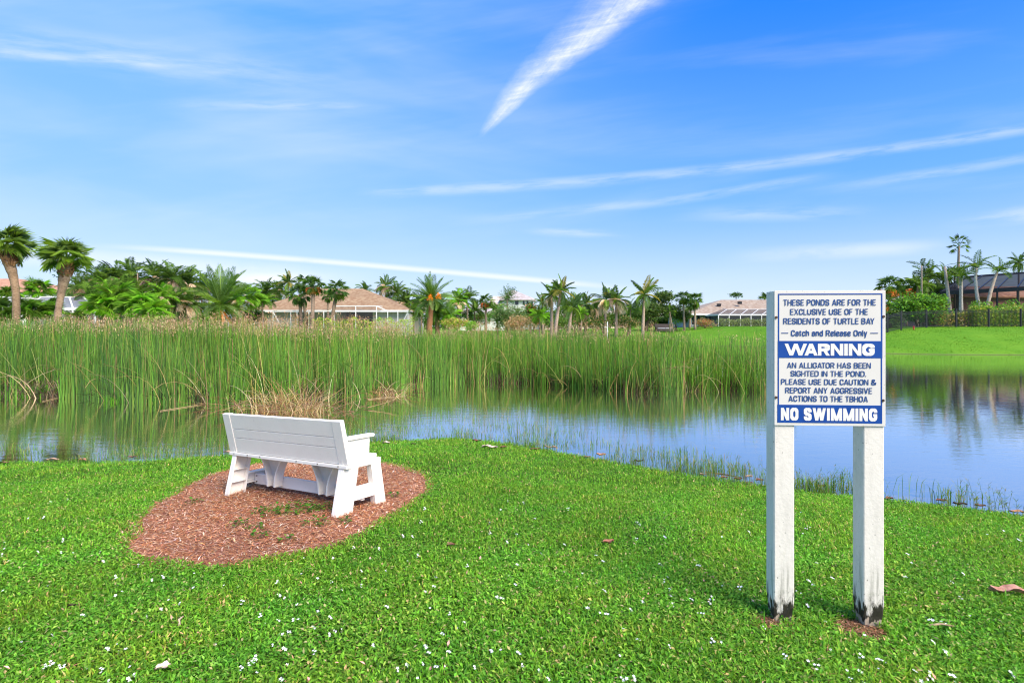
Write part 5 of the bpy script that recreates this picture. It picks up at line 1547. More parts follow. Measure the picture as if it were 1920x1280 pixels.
hedge(at_g(590, 55), at_g(775, 55), 1.75, 1.0, 4400, 0.16, [(0.30, 0.42, 0.03), (0.24, 0.36, 0.03), (0.16, 0.28, 0.03)], 'yellow-green hedge along the foot of the tiled house behind the reeds')
bush(955, 598, 62, 74, 54, 2600, 0.24, BLUEG + [(0.16, 0.20, 0.10)], 'broad grey-green bush before the white two-storey house')
bush(975, 606, 58, 60, 32, 1400, 0.18, [(0.40, 0.26, 0.165), (0.30, 0.22, 0.12), (0.18, 0.20, 0.08)], 'reddish-brown shrub in front of the broad grey-green bush')
bush(855, 606, 56, 60, 22, 1000, 0.18, [(0.30, 0.30, 0.06), (0.14, 0.28, 0.03), (0.36, 0.24, 0.12)], 'yellowing shrub on the bank right of the fruiting date palm')
bush(884, 612, 54, 26, 20, 600, 0.16, LIME, 'small lime shrub left of the reddish-brown one')
bush(1000, 590, 66, 40, 40, 1000, 0.26, DEEP + RUST[:1], 'dark red-tinged shrub at the right corner of the white two-storey house')
for (x, y, D, r_, k, dd, lab) in [
    (1062, 578, 64, 26, 'areca', None, 'bushy feather palm low behind the tallest coconut palm\'s leaning trunk'),
    (1084, 566, 66, 24, 'coconut', None, 'dark coconut palm behind the one standing by itself'),
    (1118, 578, 66, 24, 'areca', 'grey', 'low feather palm with grey fronds left of the twin pair'),
    (1182, 580, 66, 24, 'areca', None, 'low green feather palm between the twin pair and the big coconut palm'),
    (994, 584, 66, 22, 'areca', None, 'dark feather palm at the white two-storey house\'s right wall'),
    (932, 586, 64, 24, 'arecalime', None, 'bright feather palm between the round cabbage palm and the yucca'),
    (790, 566, 70, 26, 'areca', 'grey', 'feather palm filling the gap left of the fruiting date palm'),
    (890, 582, 72, 24, 'areca', None, 'low feather palm before the low grey-roofed house'),
    (1256, 584, 70, 18, 'fanpalm', None, 'small fan palm under the oak\'s right side'),
]: plant(k, x, y, D, r_, lab, dead=dd, stems_=2, tr=0.08)
for q_, (px_, top_, w_) in enumerate(((1030, 582, 70), (1075, 578, 74), (1125, 584, 70), (1165, 580, 60), (1220, 588, 60), (1262, 590, 56))):
    bush(px_, (top_ + 618) / 2, 92 + q_, w_, 618 - top_, 1300, 0.36, DEEP + GREEN[:1], ['dark leafy mass left of the tallest coconut palm', 'dark leafy mass behind the tallest coconut palm\'s crown', 'dark leafy mass left of the twin coconut pair', 'dark leafy mass right of the twin coconut pair', 'dark leafy mass below the oak\'s left limbs', 'dark leafy mass below the oak\'s right limbs'][q_], depth=0.3)
MIX = DEEP + GREEN[:2] + [(0.26, 0.19, 0.11)]
bush(1010, 596, 84, 60, 30, 1300, 0.28, DEEP + GREEN[:1], 'dark shrubs between the white two-storey house and the straight coconut trunk', depth=0.4)
bush(1088, 592, 82, 60, 38, 1500, 0.28, MIX, 'tall mixed shrubs behind the tallest coconut palm\'s right side', depth=0.4)
bush(1122, 596, 80, 50, 32, 1100, 0.28, MIX, 'mixed shrubs behind the left palm of the twin pair', depth=0.4)
bush(1178, 594, 84, 56, 34, 1300, 0.28, DEEP + GREEN[:1], 'green shrubs between the twin pair and the big coconut palm', depth=0.4)
bush(1295, 596, 84, 60, 24, 1100, 0.26, DEEP, 'dark shrubs behind the cabbage palms beside the oak', depth=0.4)
bush(898, 598, 76, 46, 30, 1000, 0.26, MIX, 'shrubs at the foot of the round cabbage palm', depth=0.4)
bush(775, 596, 74, 40, 34, 1000, 0.26, DEEP + GREEN[:1], 'dark shrubs filling the gap right of the tiled house', depth=0.4)
bush(505, 566, 80, 70, 44, 1400, 0.3, DEEP + GREEN, 'leafy trees behind the tiled house\'s left end', depth=0.4)
bush(70, 578, 60, 120, 34, 1600, 0.3, DEEP + GREEN, 'shrubs below the terracotta roof, behind the pool cage', depth=0.4)
bush(1110, 604, 60, 70, 26, 1200, 0.20, DEEP + [(0.30, 0.2, 0.12)], 'brownish undergrowth between the tallest coconut palm and the twin pair')
bush(1176, 604, 62, 54, 24, 900, 0.20, DEEP + [(0.32, 0.22, 0.13)], 'brownish undergrowth below the big coconut palm before the oak')
bush(1050, 606, 58, 60, 26, 1000, 0.20, DEEP + GREEN, 'dark shrubs at the feet of the leaning coconut trunks')
bush(1322, 606, 72, 40, 18, 700, 0.18, [(0.34, 0.16, 0.10), (0.14, 0.2, 0.05), (0.24, 0.16, 0.08)], 'red-brown border shrub left of the grey-green hedge')
bush(1268, 602, 74, 26, 18, 500, 0.16, LIME + YEL, 'bright small bush left of the cabbage palm pair')
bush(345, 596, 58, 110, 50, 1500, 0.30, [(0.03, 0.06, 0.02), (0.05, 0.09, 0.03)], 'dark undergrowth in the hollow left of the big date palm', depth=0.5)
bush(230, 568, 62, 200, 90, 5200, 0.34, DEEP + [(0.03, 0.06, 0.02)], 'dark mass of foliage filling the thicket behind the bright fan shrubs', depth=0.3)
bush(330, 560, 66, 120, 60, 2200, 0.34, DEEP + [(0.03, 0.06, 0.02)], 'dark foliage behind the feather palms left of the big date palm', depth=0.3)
bush(735, 580, 82, 90, 56, 1600, 0.34, DEEP, 'dark trees behind the tiled house\'s right end', depth=0.3)
bush(835, 592, 72, 110, 36, 1800, 0.28, DEEP + GREEN, 'green shrubbery around the foot of the fruiting date palm', depth=0.4)
bush(1740, 556, 68, 150, 56, 3000, 0.34, DEEP + GREEN, 'dark tree mass behind the bright green bush and the fence', depth=0.3)
bush(470, 594, 62, 60, 36, 900, 0.26, DEEP, 'dark undergrowth between the big date palm and the tiled house')
bush(1380, 553, 105, 26, 10, 300, 0.3, DEEP, 'tree top just showing over the ridge of the right-hand house')

# live oak
oc = at_d(1234, 574, 74); k_ = 74 / F
oz = g1(oc[0], 74)
oak = empty('live_oak', (oc[0] - 1.0, 74, oz), 0, 'spreading dark live oak behind the big coconut palm', 'tree')
b = MB(); o_ = np.array((1.0, 0, oc[2] - oz))
OAKP = [(0.060, 0.115, 0.030), (0.085, 0.145, 0.045), (0.035, 0.075, 0.022), (0.12, 0.17, 0.06)]
for (ox, oy_, w, h) in ((0, 0, 60, 34), (-38, 14, 44, 24), (28, 10, 50, 26), (10, -18, 40, 20), (-14, 6, 46, 26), (44, 18, 30, 16)):
    clump(b, o_ + (ox * k_, rng.uniform(-1, 1), -oy_ * k_), (w / 2 * k_, w / 2 * k_, h / 2 * k_), 1500, 0.30, OAKP)
b.build('crown', M_LEAF, oak)
b = MB()
b.tube([(-0.6, 0, -0.2), (-0.5, 0, 1.0), (-0.1, 0, 1.9)], [0.30, 0.24, 0.2], 8, 0, (0.16, 0.13, 0.1))
for (x, z) in ((-2.2, 3.4), (0.3, 3.9), (2.8, 3.6), (4.2, 3.0)): b.tube([(-0.1, 0, 1.8), (x * 0.5, 0.2, z * 0.75), (x, 0.3, z)], [0.18, 0.12, 0.05], 6, 0, (0.16, 0.13, 0.1))
b.build('trunk', M_BARK, oak)

# the far tree line
b = MB()
for px_ in np.arange(-60, 2060, 17):
    D = rng.uniform(128, 150)
    top = np.interp(px_, [-60, 120, 400, 480, 700, 880, 1000, 1010, 1030, 1120, 1240, 1320, 1660, 2060], [575, 565, 570, 580, 588, 590, 594, 600, 600, 598, 600, 596, 580, 575]) + rng.uniform(-4, 5)
    c = at_d(px_, (top + 618) / 2, D); kq = D / F
    clump(b, c, (15 * kq, 14 * kq, (618 - top) / 2 * kq), 260, 0.75, DEEP + GREEN[:2])
tag(b.build('treeline', M_LEAF), 'low dark green tree line far behind the houses', 'trees', kind='stuff')

# ------------------------------------------------------------------ buildings
def roof_col(nt, vec, co, c):
    sp = nt.nodes.new('ShaderNodeSeparateXYZ'); nt.links.new(co.outputs['Object'], sp.inputs[0])
    z = S(nt, sp.outputs[2]); x = S(nt, sp.outputs[0])
    row = (z * 6.5)._m('FRACT').ss(0.0, 0.22)
    tile = noise(nt, xyz(nt, x * 2.4, z * 0.0 + (z * 6.5)._m('FLOOR') * 3.7, 0.0), 1.0, 1, 0.5).ss(0.3, 0.7)
    a = mixc(nt, tile, c, mixc(nt, 1.0, c, (0.72, 0.62, 0.58), 'MULTIPLY'))
    a = mixc(nt, noise(nt, co.outputs['Object'], 0.6, 4).ss(0.35, 0.75) * 0.4, a, mixc(nt, 1.0, c, (0.62, 0.6, 0.62), 'MULTIPLY'))
    return mixc(nt, row, mixc(nt, 1.0, c, (0.45, 0.42, 0.42), 'MULTIPLY'), a)


def siding_col(nt, vec, co, c):
    sp = nt.nodes.new('ShaderNodeSeparateXYZ'); nt.links.new(co.outputs['Object'], sp.inputs[0])
    g = (S(nt, sp.outputs[0]) * 3.1)._m('FRACT').ss(0.0, 0.16)
    return mixc(nt, g, mixc(nt, 1.0, c, (0.72, 0.7, 0.7), 'MULTIPLY'), c)


M_TILE = mat('brown_roof_tile', (0.37, 0.255, 0.150), rough=0.85, extra=roof_col)
M_TILE2 = mat('tan_roof_tile', (0.41, 0.335, 0.255), rough=0.85, extra=roof_col)
M_TERRA = mat('terracotta_tile', (0.56, 0.31, 0.20), rough=0.85, extra=roof_col)
M_GREYROOF = mat('grey_shingle', (0.52, 0.49, 0.48), rough=0.85, extra=roof_col)
M_PALEROOF = mat('pale_roof', (0.72, 0.64, 0.56), rough=0.85, extra=roof_col)
M_STUCCO = mat('pale_siding', (0.70, 0.64, 0.60), rough=0.8, extra=siding_col)
M_WALLW = mat('white_wall', (0.74, 0.73, 0.68), rough=0.8, var=(0.66, 0.65, 0.60), vscale=0.8)
M_WALLG = mat('grey_wall', (0.40, 0.42, 0.46), rough=0.8, var=(0.32, 0.34, 0.38), vscale=0.8)
M_BRICK = mat('pink_brick', (0.50, 0.25, 0.20), rough=0.85, var=(0.38, 0.18, 0.15), vscale=4)
M_TRIM = mat('white_aluminium', (0.80, 0.80, 0.80), rough=0.4, var=(0.72, 0.72, 0.73), vscale=3)
M_BLACK = mat('black_aluminium', (0.018, 0.020, 0.026), rough=0.4, var=(0.03, 0.032, 0.04), vscale=3)
M_GLASS = mat('dark_glass', (0.015, 0.02, 0.03), rough=0.06, spec=0.6, var=(0.025, 0.03, 0.045), vscale=0.7)
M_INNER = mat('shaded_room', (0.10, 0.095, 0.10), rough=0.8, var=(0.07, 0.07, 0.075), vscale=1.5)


def screen_mat(name, col, alpha):
    m = bpy.data.materials.new(name); m.use_nodes = True
    nt = m.node_tree; nt.nodes.clear()
    o = nt.nodes.new('ShaderNodeOutputMaterial'); t = nt.nodes.new('ShaderNodeBsdfTransparent'); d = nt.nodes.new('ShaderNodeBsdfDiffuse')
    co = nt.nodes.new('ShaderNodeTexCoord')
    d.inputs[0].default_value = tuple(col) + (1,)
    mx = nt.nodes.new('ShaderNodeMixShader')
    f = noise(nt, co.outputs['Object'], 1.5, 3) * 0.12 + (alpha - 0.06)
    nt.links.new(f.s, mx.inputs[0]); nt.links.new(t.outputs[0], mx.inputs[1]); nt.links.new(d.outputs[0], mx.inputs[2]); nt.links.new(mx.outputs[0], o.inputs[0])
    return m


M_SCREEN = screen_mat('insect_screen', (0.055, 0.055, 0.07), 0.62)
M_SCREENL = screen_mat('pale_insect_screen', (0.20, 0.21, 0.25), 0.72)
M_SCREEND = screen_mat('black_insect_screen', (0.016, 0.018, 0.026), 0.86)


def hip(mb, x0, x1, y0, y1, ze, r0, r1, zr, t=0.165):
    """a hipped roof: eave rectangle at ze, ridge r0..r1 at zr"""
    ym = (y0 + y1) / 2
    P = [(x0, y0, ze), (x1, y0, ze), (x1, y1, ze), (x0, y1, ze), (r0, ym, zr), (r1, ym, zr), (x0, y0, ze - t), (x1, y0, ze - t), (x1, y1, ze - t), (x0, y1, ze - t)]
    mb.add(P, [np.array([(0, 1, 5, 4), (2, 3, 4, 5), (6, 9, 8, 7), (0, 6, 7, 1), (1, 7, 8, 2), (2, 8, 9, 3), (3, 9, 6, 0)]), np.array([(1, 2, 5), (3, 0, 4)])])


def rel(px, py, D, o): return at_d(px, py, D) - np.array(o)


def wbox(mb, a, b_, y0, y1):
    """box from two opposite corners a, b in x,z with depth y0..y1"""
    x0, x1 = sorted((a[0], b_[0])); z0, z1 = sorted((a[2], b_[2]))
    mb.box(((x0 + x1) / 2, (y0 + y1) / 2, (z0 + z1) / 2), (x1 - x0, y1 - y0, z1 - z0))


# --- the tiled house
D1 = 65.0
o = np.array(((620 - CX) / F * D1, D1, g1((620 - CX) / F * D1, D1)))
h1 = empty('tiled_house', tuple(o), 0, 'low house with a brown hipped tile roof and a white-framed pool cage behind the reeds', 'house')
q = lambda px, py: rel(px, py, D1, o)
gz = -0.3
ze = q(0, 584)[2]
b = MB()
for (x0, x1, y0) in ((476, 552, 0.0), (604, 628, 1.6), (699, 766, 0.0)):
    wbox(b, (q(x0, 0)[0], 0, gz), (q(x1, 0)[0], 0, ze), y0, 11.0)
wbox(b, (q(552, 0)[0], 0, gz), (q(604, 0)[0], 0, ze), 2.4, 11.0)
b.build('wall', M_STUCCO, h1)
b = MB(); wbox(b, (q(628, 0)[0], 0, gz), (q(699, 0)[0], 0, ze), 4.5, 11.0); b.build('lanai_wall', M_INNER, h1)
b = MB(); hip(b, q(472, 0)[0], q(770, 0)[0], -0.8, 12.0, ze + 0.16, q(566, 0)[0], q(656, 0)[0], rel(0, 541, D1 + 5.6, o)[2]); b.build('roof', M_TILE, h1)
b = MB(); b.bar((q(472, 0)[0], -0.83, ze + 0.04), (q(770, 0)[0], -0.83, ze + 0.04), 0.05, 0.24); b.build('fascia', M_TRIM, h1)
for (x0, x1, y0) in ((588, 600, 2.37), (640, 656, 4.46), (657, 671, 4.46), (673, 696, 4.46), (559, 568, 2.37)):
    b = MB(); wbox(b, (q(x0, 0)[0], 0, gz), (q(x1, 0)[0], 0, ze - 0.75), y0 - 0.06, y0); f = b.build('sliding_door', M_TRIM, h1)
    b = MB(); wbox(b, (q(x0, 0)[0] + 0.07, 0, gz), (q(x1, 0)[0] - 0.07, 0, ze - 0.83), y0 - 0.075, y0 - 0.055); b.build('pane', M_GLASS, f)
b = MB(); b.tube([(q(664, 0)[0], 2.4, ze), (q(664, 0)[0], 2.4, ze - 0.35)], 0.03, 6)
for k in range(4): a_ = k * 1.571 + 0.3; b.bar((q(664, 0)[0], 2.4, ze - 0.36), (q(664, 0)[0] + 0.6 * math.cos(a_), 2.4 + 0.6 * math.sin(a_), ze - 0.36), 0.13, 0.02)
b.build('ceiling_fan', M_BLACK, h1)
cage = empty('pool_cage', (0, 0, 0)); cage.parent = h1
zt1, zr1 = ze - 0.02, ze + 0.52
yf = -3.6
b = MB(); w_ = 0.085
px_posts = [512, 545, 557, 579, 607, 627, 667, 706, 727, 746, 765]
for p in px_posts:
    x = q(p, 0)[0] * (D1 + yf) / D1 + o[0] * ((D1 + yf) / D1 - 1)
    top = zr1 if 620 < p < 710 else zt1
    b.bar((x, yf, gz), (x, yf, top), w_, w_, up=(0, 1, 0))
cxp = lambda p: q(p, 0)[0] * (D1 + yf) / D1 + o[0] * ((D1 + yf) / D1 - 1)
for (pa, za, pb, zb2) in ((512, zt1, 620, zt1), (620, zt1, 627, zr1), (627, zr1, 706, zr1), (706, zr1, 727, zt1), (727, zt1, 765, zt1), (627, zt1, 706, zt1), (512, zt1 - 0.1, 535, gz + 0.5), (765, zt1 - 0.1, 744, gz + 0.5)):
    b.bar((cxp(pa), yf + 0.005, za), (cxp(pb), yf + 0.005, zb2), 0.06, 0.10)
for p in (512, 557, 607, 667, 706, 765): b.bar((cxp(p), yf, zr1 if 620 < p < 710 else zt1), (cxp(p), -0.85, zr1 + 0.05 if 620 < p < 710 else zt1), 0.06, 0.08)
b.build('cage_frame', M_TRIM, cage)
b = MB()
b.add([(cxp(512), yf + 0.02, gz), (cxp(765), yf + 0.02, gz), (cxp(765), yf + 0.02, zt1), (cxp(512), yf + 0.02, zt1)], [(0, 1, 2, 3)])
b.add([(cxp(627), yf + 0.02, zt1), (cxp(706), yf + 0.02, zt1), (cxp(706), yf + 0.02, zr1), (cxp(627), yf + 0.02, zr1)], [(0, 1, 2, 3)])
b.add([(cxp(627), yf, zr1), (cxp(706), yf, zr1), (cxp(706), -0.9, zr1), (cxp(627), -0.9, zr1)], [(0, 1, 2, 3)])
b.build('screen', screen_mat('thin_insect_screen', (0.14, 0.14, 0.16), 0.22), cage)

# --- the right-hand house with the mansard cage
D3 = 82.0
o = np.array(((1380 - CX) / F * D3, D3, g1((1380 - CX) / F * D3, D3)))
h3 = empty('tan_roof_house', tuple(o), 0, 'house with a broad tan tile roof and a dark screened cage left of the sign', 'house')
q = lambda px, py, d=0.0: rel(px, py, D3 + d, o)
ze = q(0, 590)[2]
b = MB(); wbox(b, (q(1296, 0)[0], 0, -0.4), (q(1560, 0)[0], 0, ze), 0.4, 12); b.build('wall', M_WALLG, h3)
b = MB(); hip(b, q(1290, 0)[0], q(1570, 0)[0], -0.6, 14, ze + 0.2, q(1352, 0, 6.7)[0], q(1414, 0, 6.7)[0] + 2.5, q(0, 562, 6.7)[2]); b.build('roof', M_TILE2, h3)
b = MB(); b.bar((q(1290, 0)[0], -0.63, ze + 0.06), (q(1570, 0)[0], -0.63, ze + 0.06), 0.05, 0.26); b.build('fascia', M_TRIM, h3)
for (px_, py_) in ((1348, 572), (1387, 568)):
    p = q(px_, py_, 3.0); b = MB(); b.box((p[0], p[1], p[2]), (0.5, 0.5, 0.35)); b.box((p[0], p[1], p[2] + 0.2), (0.62, 0.62, 0.06)); b.build('roof_vent', M_BLACK, h3, bevel=0.03)
for k in range(9):
    x0 = q(1352 + k * 17, 0)[0]; b = MB(); b.box((x0, 0.36, -0.4 + (ze - 0.1) / 2), (1.05, 0.06, ze - 0.1)); f = b.build('sliding_door', M_TRIM, h3)
    b = MB(); b.box((x0, 0.32, -0.4 + (ze - 0.1) / 2), (0.9, 0.04, ze - 0.3)); b.build('pane', M_GLASS, f)
for x0 in (1301, 1311, 1325, 1333):
    b = MB(); b.box((q(x0, 0)[0], 0.36, 1.0), (0.5, 0.06, 1.7)); f = b.build('window', M_TRIM, h3); b = MB(); b.box((q(x0, 0)[0], 0.33, 1.0), (0.4, 0.03, 1.5)); b.build('pane', M_GLASS, f)
cage = empty('pool_cage', (0, 0, 0)); cage.parent = h3
DC = -5.0
b = MB(); s2 = MB()
eave = lambda px_: rel(px_, 590.5, D3 + DC, o); top = lambda px_: rel(px_, 580, D3 - 2.2, o)
ps = [1347, 1367, 1388, 1408, 1428, 1448, 1468, 1490]
for i, p in enumerate(ps):
    e_ = eave(p); t_ = top(p + (14 if i else 16) - 4 + 4)
    b.bar((e_[0], e_[1], -0.4), e_, 0.10, 0.10, up=(0, 1, 0)); b.bar(e_, t_, 0.07, 0.07); b.bar(t_, (t_[0], -0.7, t_[2] + 0.1), 0.06, 0.06)
    if i:
        b.bar(pe, e_, 0.10, 0.14); b.bar(pt, t_, 0.08, 0.10)
        s2.add([pe, e_, t_, pt], [(0, 1, 2, 3)]); s2.add([(pe[0], pe[1], -0.4), (e_[0], e_[1], -0.4), e_, pe], [(0, 1, 2, 3)])
    else:
        b.bar(e_, (q(1320, 0)[0], -0.7, e_[2]), 0.10, 0.14); s2.add([(e_[0], e_[1], -0.4), e_, (q(1320, 0)[0], -0.7, e_[2]), (q(1320, 0)[0], -0.7, -0.4)], [(0, 1, 2, 3)])
        s2.add([e_, t_, (t_[0], -0.7, t_[2] + 0.1), (q(1320, 0)[0], -0.7, e_[2])], [(0, 1, 2, 3)])
    pe, pt = e_, t_
b.build('cage_frame', M_TRIM, cage); s2.build('screen', M_SCREEN, cage)

# --- the black cage house at the right
o = np.array(((1845 - CX) / F * 60, 60.0, g1(50, 60)))
h4 = empty('black_cage_house', tuple(o), 0, 'pink brick house behind a large black screened pool cage at the right edge', 'house')
P = lambda px, py, D: rel(px, py, D, o)
zb4 = -0.5
eL, eR = P(1765, 547, 62), P(1990, 534, 54)
rL, rR = P(1817, 518, 66), P(1990, 506, 60)
b = MB(); wbox(b, (P(1768, 0, 66)[0], 0, zb4), (P(2000, 0, 66)[0], 0, eL[2] - 0.5), 6.5, 14); b.build('wall', M_BRICK, h4)
b = MB(); hip(b, P(1768, 0, 66)[0] - 0.3, P(2010, 0, 66)[0], 6.0, 15.0, eL[2] - 0.3, P(1800, 0, 68)[0] + 1, P(1990, 0, 68)[0], eL[2] + 1.2); b.build('roof', M_TERRA, h4)
for px_ in (1836, 1868, 1890, 1912):
    a_ = P(px_, 0, 66.4); b = MB(); b.box((a_[0], 6.46, 1.2), (1.5, 0.06, 2.2)); f = b.build('sliding_door', M_BLACK, h4)
    b = MB(); b.box((a_[0], 6.42, 1.2), (1.35, 0.04, 2.05)); b.build('pane', M_GLASS, f)
cage = empty('pool_cage', (0, 0, 0)); cage.parent = h4
b = MB(); s2 = MB()
n_ = 7
for i in range(n_):
    t = i / (n_ - 1); e_ = eL + (eR - eL) * t; r_ = rL + (rR - rL) * t
    b.bar((e_[0], e_[1], zb4), e_, 0.12, 0.12, up=(0, 1, 0)); b.bar(e_, r_, 0.10, 0.12)
    for zz in (1.1,):
        if i: b.bar((pe[0], pe[1], zz), (e_[0], e_[1], zz), 0.07, 0.07)
    pe = e_
b.bar(eL - (0, 0, 0.165), eR - (0, 0, 0.165), 0.12, 0.42); b.bar(rL, rR, 0.10, 0.14)
kL = P(1757, 546, 66)
b.bar((kL[0], kL[1], zb4), kL, 0.35, 0.25, up=(0, 1, 0)); b.bar(kL, eL, 0.1, 0.3)
b.build('cage_frame', M_BLACK, cage)
s2.add([eL, eR, rR, rL], [(0, 1, 2, 3)]); s2.add([rL, rR, rR + (0, 6, 0), rL + (0, 6, 0)], [(0, 1, 2, 3)])
s2.add([eL, rL, kL + (0, 0, 0.4), kL], [(0, 1, 2, 3)])
s2.build('screen', M_SCREEND, cage)
s2 = MB(); s2.add([(eL[0], eL[1], zb4), (eR[0], eR[1], zb4), eR, eL], [(0, 1, 2, 3)]); s2.add([(kL[0], kL[1], zb4), (eL[0], eL[1], zb4), eL, kL], [(0, 1, 2, 3)])
s2.build('screen', screen_mat('dark_wall_screen', (0.02, 0.022, 0.03), 0.55), cage)

# --- fence
fence = empty('metal_fence', tuple(at_g(1790, 49)), 0, 'black metal picket fence along the top of the right-hand lawn', 'fence')
fo = np.array(fence.location)
fpts = [at_g(1640, 46.5), at_g(1664, 47.0), at_g(1690, 47.6), at_g(1737, 48.4), at_g(1793, 49), at_g(1854, 49), at_g(1914, 49), at_g(1975, 49)]
for i, p in enumerate(fpts):
    p = p - fo
    b = MB(); b.box((p[0], p[1], p[2] + 0.72), (0.09, 0.09, 1.62)); b.box((p[0], p[1], p[2] + 1.56), (0.12, 0.12, 0.06)); b.build('post', M_BLACK, fence)
    if i:
        b = MB(); q0 = pp; L = np.linalg.norm(p - q0); n = int(L / 0.115)
        for z in (0.14, 1.28, 1.44): b.bar(q0 + (0, 0, z), p + (0, 0, z), 0.035, 0.035)
        for k in range(1, n):
            a_ = q0 + (p - q0) * k / n
            b.box((a_[0], a_[1], a_[2] + 0.77), (0.018, 0.018, 1.40))
        b.build('picket_panel', M_BLACK, fence)
    pp = p

# --- left: pool cages and the terracotta roof
def flat_cage(p0, p1, D, py_e, py_t, label, back=7.0):
    c = at_d((p0 + p1) / 2, 610, D); o = np.array((c[0], D, g1(c[0], D)))
    root = empty('pool_cage', tuple(o), 0, label, 'pool cage')
    b = MB(); s2 = MB(); n = max(2, int(round((p1 - p0) / 38)))
    for i in range(n + 1):
        t = i / n; px_ = p0 + (p1 - p0) * t
        e_ = rel(px_, py_e, D, o); m_ = rel(p0 + 22 + (p1 - p0 - 44) * t, py_t, D + 2.6, o); bk = m_ + (0, back, 0.02)
        b.bar((e_[0], e_[1], -0.4), e_, 0.11, 0.11, up=(0, 1, 0)); b.bar(e_, m_, 0.11, 0.11); b.bar(m_, bk, 0.09, 0.09)
        if i:
            b.bar(pe, e_, 0.12, 0.20); b.bar(pm, m_, 0.10, 0.12)
            s2.add([pe, e_, m_, pm], [(0, 1, 2, 3)]); s2.add([pm, m_, bk, pbk], [(0, 1, 2, 3)])
        pe, pm, pbk = e_, m_, bk
    b.build('cage_frame', M_TRIM, root); s2.build('screen', M_SCREENL, root)
    s3 = MB(); eL_, eR_ = rel(p0, py_e, D, o), rel(p1, py_e, D, o)
    s3.add([(eL_[0], eL_[1], -0.4), (eR_[0], eR_[1], -0.4), eR_, eL_], [(0, 1, 2, 3)]); s3.build('side_screen', M_SCREEN, root)


flat_cage(55, 178, 44, 579, 557, 'white-framed pool cage between the two tall cabbage palm trunks')
flat_cage(-60, 34, 46, 576, 557, 'white-framed pool cage cut by the left edge of the picture')
D5 = 90.0
o = np.array((at_d(30, 0, D5)[0], D5, 0.8))
h5 = empty('terracotta_house', tuple(o), 0, 'house with a terracotta tile roof behind the left cabbage palm', 'house')
q = lambda px, py, d=0.0: rel(px, py, D5 + d, o)
b = MB(); wbox(b, (q(-70, 0)[0], 0, -0.3), (q(92, 0)[0], 0, q(0, 549)[2]), 0.5, 12); b.build('wall', M_WALLW, h5)
b = MB(); hip(b, q(-90, 0)[0], q(106, 0)[0], 0, 13, q(0, 546)[2], q(-40, 0, 6)[0], q(30, 0, 6)[0], q(0, 522, 6)[2]); b.build('roof', M_TERRA, h5)
for px_ in (-5, 40, 70):
    a_ = q(px_, 562); b = MB(); b.box((a_[0], 0.46, a_[2]), (1.2, 0.06, 1.2)); f = b.build('window', M_TRIM, h5); b = MB(); b.box((a_[0], 0.42, a_[2]), (1.05, 0.04, 1.05)); b.build('pane', M_GLASS, f)

# --- the pale houses in the middle distance
D6 = 118.0
o = np.array((at_d(970, 0, D6)[0], D6, 1.2))
h6 = empty('white_house', tuple(o), 0, 'white two-storey house with a grey hipped roof in the middle distance', 'house')
q = lambda px, py, d=0.0: rel(px, py, D6 + d, o)
b = MB(); wbox(b, (q(942, 0)[0], 0, -0.3), (q(1000, 0)[0], 0, q(0, 563)[2]), 0.6, 9); wbox(b, (q(918, 0)[0], 0, -0.3), (q(942, 0)[0] - 0.003, 0, q(0, 572)[2]), 1.2, 8); wbox(b, (q(996, 0)[0], 0, -0.3), (q(1010, 0)[0], 0, q(0, 580)[2]), -0.6, 8); b.build('wall', M_WALLW, h6)
b = MB(); hip(b, q(936, 0)[0], q(1006, 0)[0], -0.2, 10, q(0, 563)[2] + 0.2, q(958, 0, 5)[0], q(964, 0, 5)[0], q(0, 544, 5)[2]); b.build('roof', M_GREYROOF, h6)
b = MB(); hip(b, q(914, 0)[0], q(946, 0)[0], 0.4, 9, q(0, 571)[2] + 0.2, q(924, 0, 4)[0], q(944, 0, 4)[0], q(0, 555, 4)[2]); b.build('roof', M_PALEROOF, h6)
for px_, py_, w_ in ((969, 567.5, 0.85), (982, 567.5, 0.5), (989, 567.5, 0.5), (998, 569, 0.45), (969, 588, 0.8), (985, 588, 0.8)):
    a_ = q(px_, py_); b = MB(); b.box((a_[0], 0.57, a_[2]), (w_, 0.06, 0.95)); f = b.build('window', M_TRIM, h6); b = MB(); b.box((a_[0], 0.53, a_[2]), (w_ - 0.12, 0.04, 0.83)); b.build('pane', M_GLASS, f)
b = MB(); b.tube([q(964, 546, 5), q(964, 541, 5)], 0.10, 6); b.build('vent_pipe', M_BLACK, h6)
D7 = 96.0
o = np.array((at_d(885, 0, D7)[0], D7, 1.1))
h7 = empty('grey_roof_house', tuple(o), 0, 'low pale house with a grey roof left of the round cabbage palm', 'house')
q = lambda px, py, d=0.0: rel(px, py, D7 + d, o)
b = MB(); wbox(b, (q(862, 0)[0], 0, -0.3), (q(945, 0)[0], 0, q(0, 589)[2]), 0.5, 9); b.build('wall', M_WALLW, h7)
b = MB(); hip(b, q(858, 0)[0], q(950, 0)[0], 0, 10, q(0, 589)[2] + 0.2, q(884, 0, 5)[0], q(925, 0, 5)[0], q(0, 570, 5)[2]); b.build('roof', M_GREYROOF, h7)
b = MB(); b.bar((q(858, 0)[0], -0.03, q(0, 589)[2] + 0.1), (q(950, 0)[0], -0.03, q(0, 589)[2] + 0.1), 0.05, 0.25); b.build('fascia', M_TRIM, h7)
D8 = 108.0
o = np.array((at_d(1262, 0, D8)[0], D8, 1.1))
h8 = empty('cream_house', tuple(o), 0, 'cream house with a pale roof showing under the oak', 'house')
q = lambda px, py, d=0.0: rel(px, py, D8 + d, o)
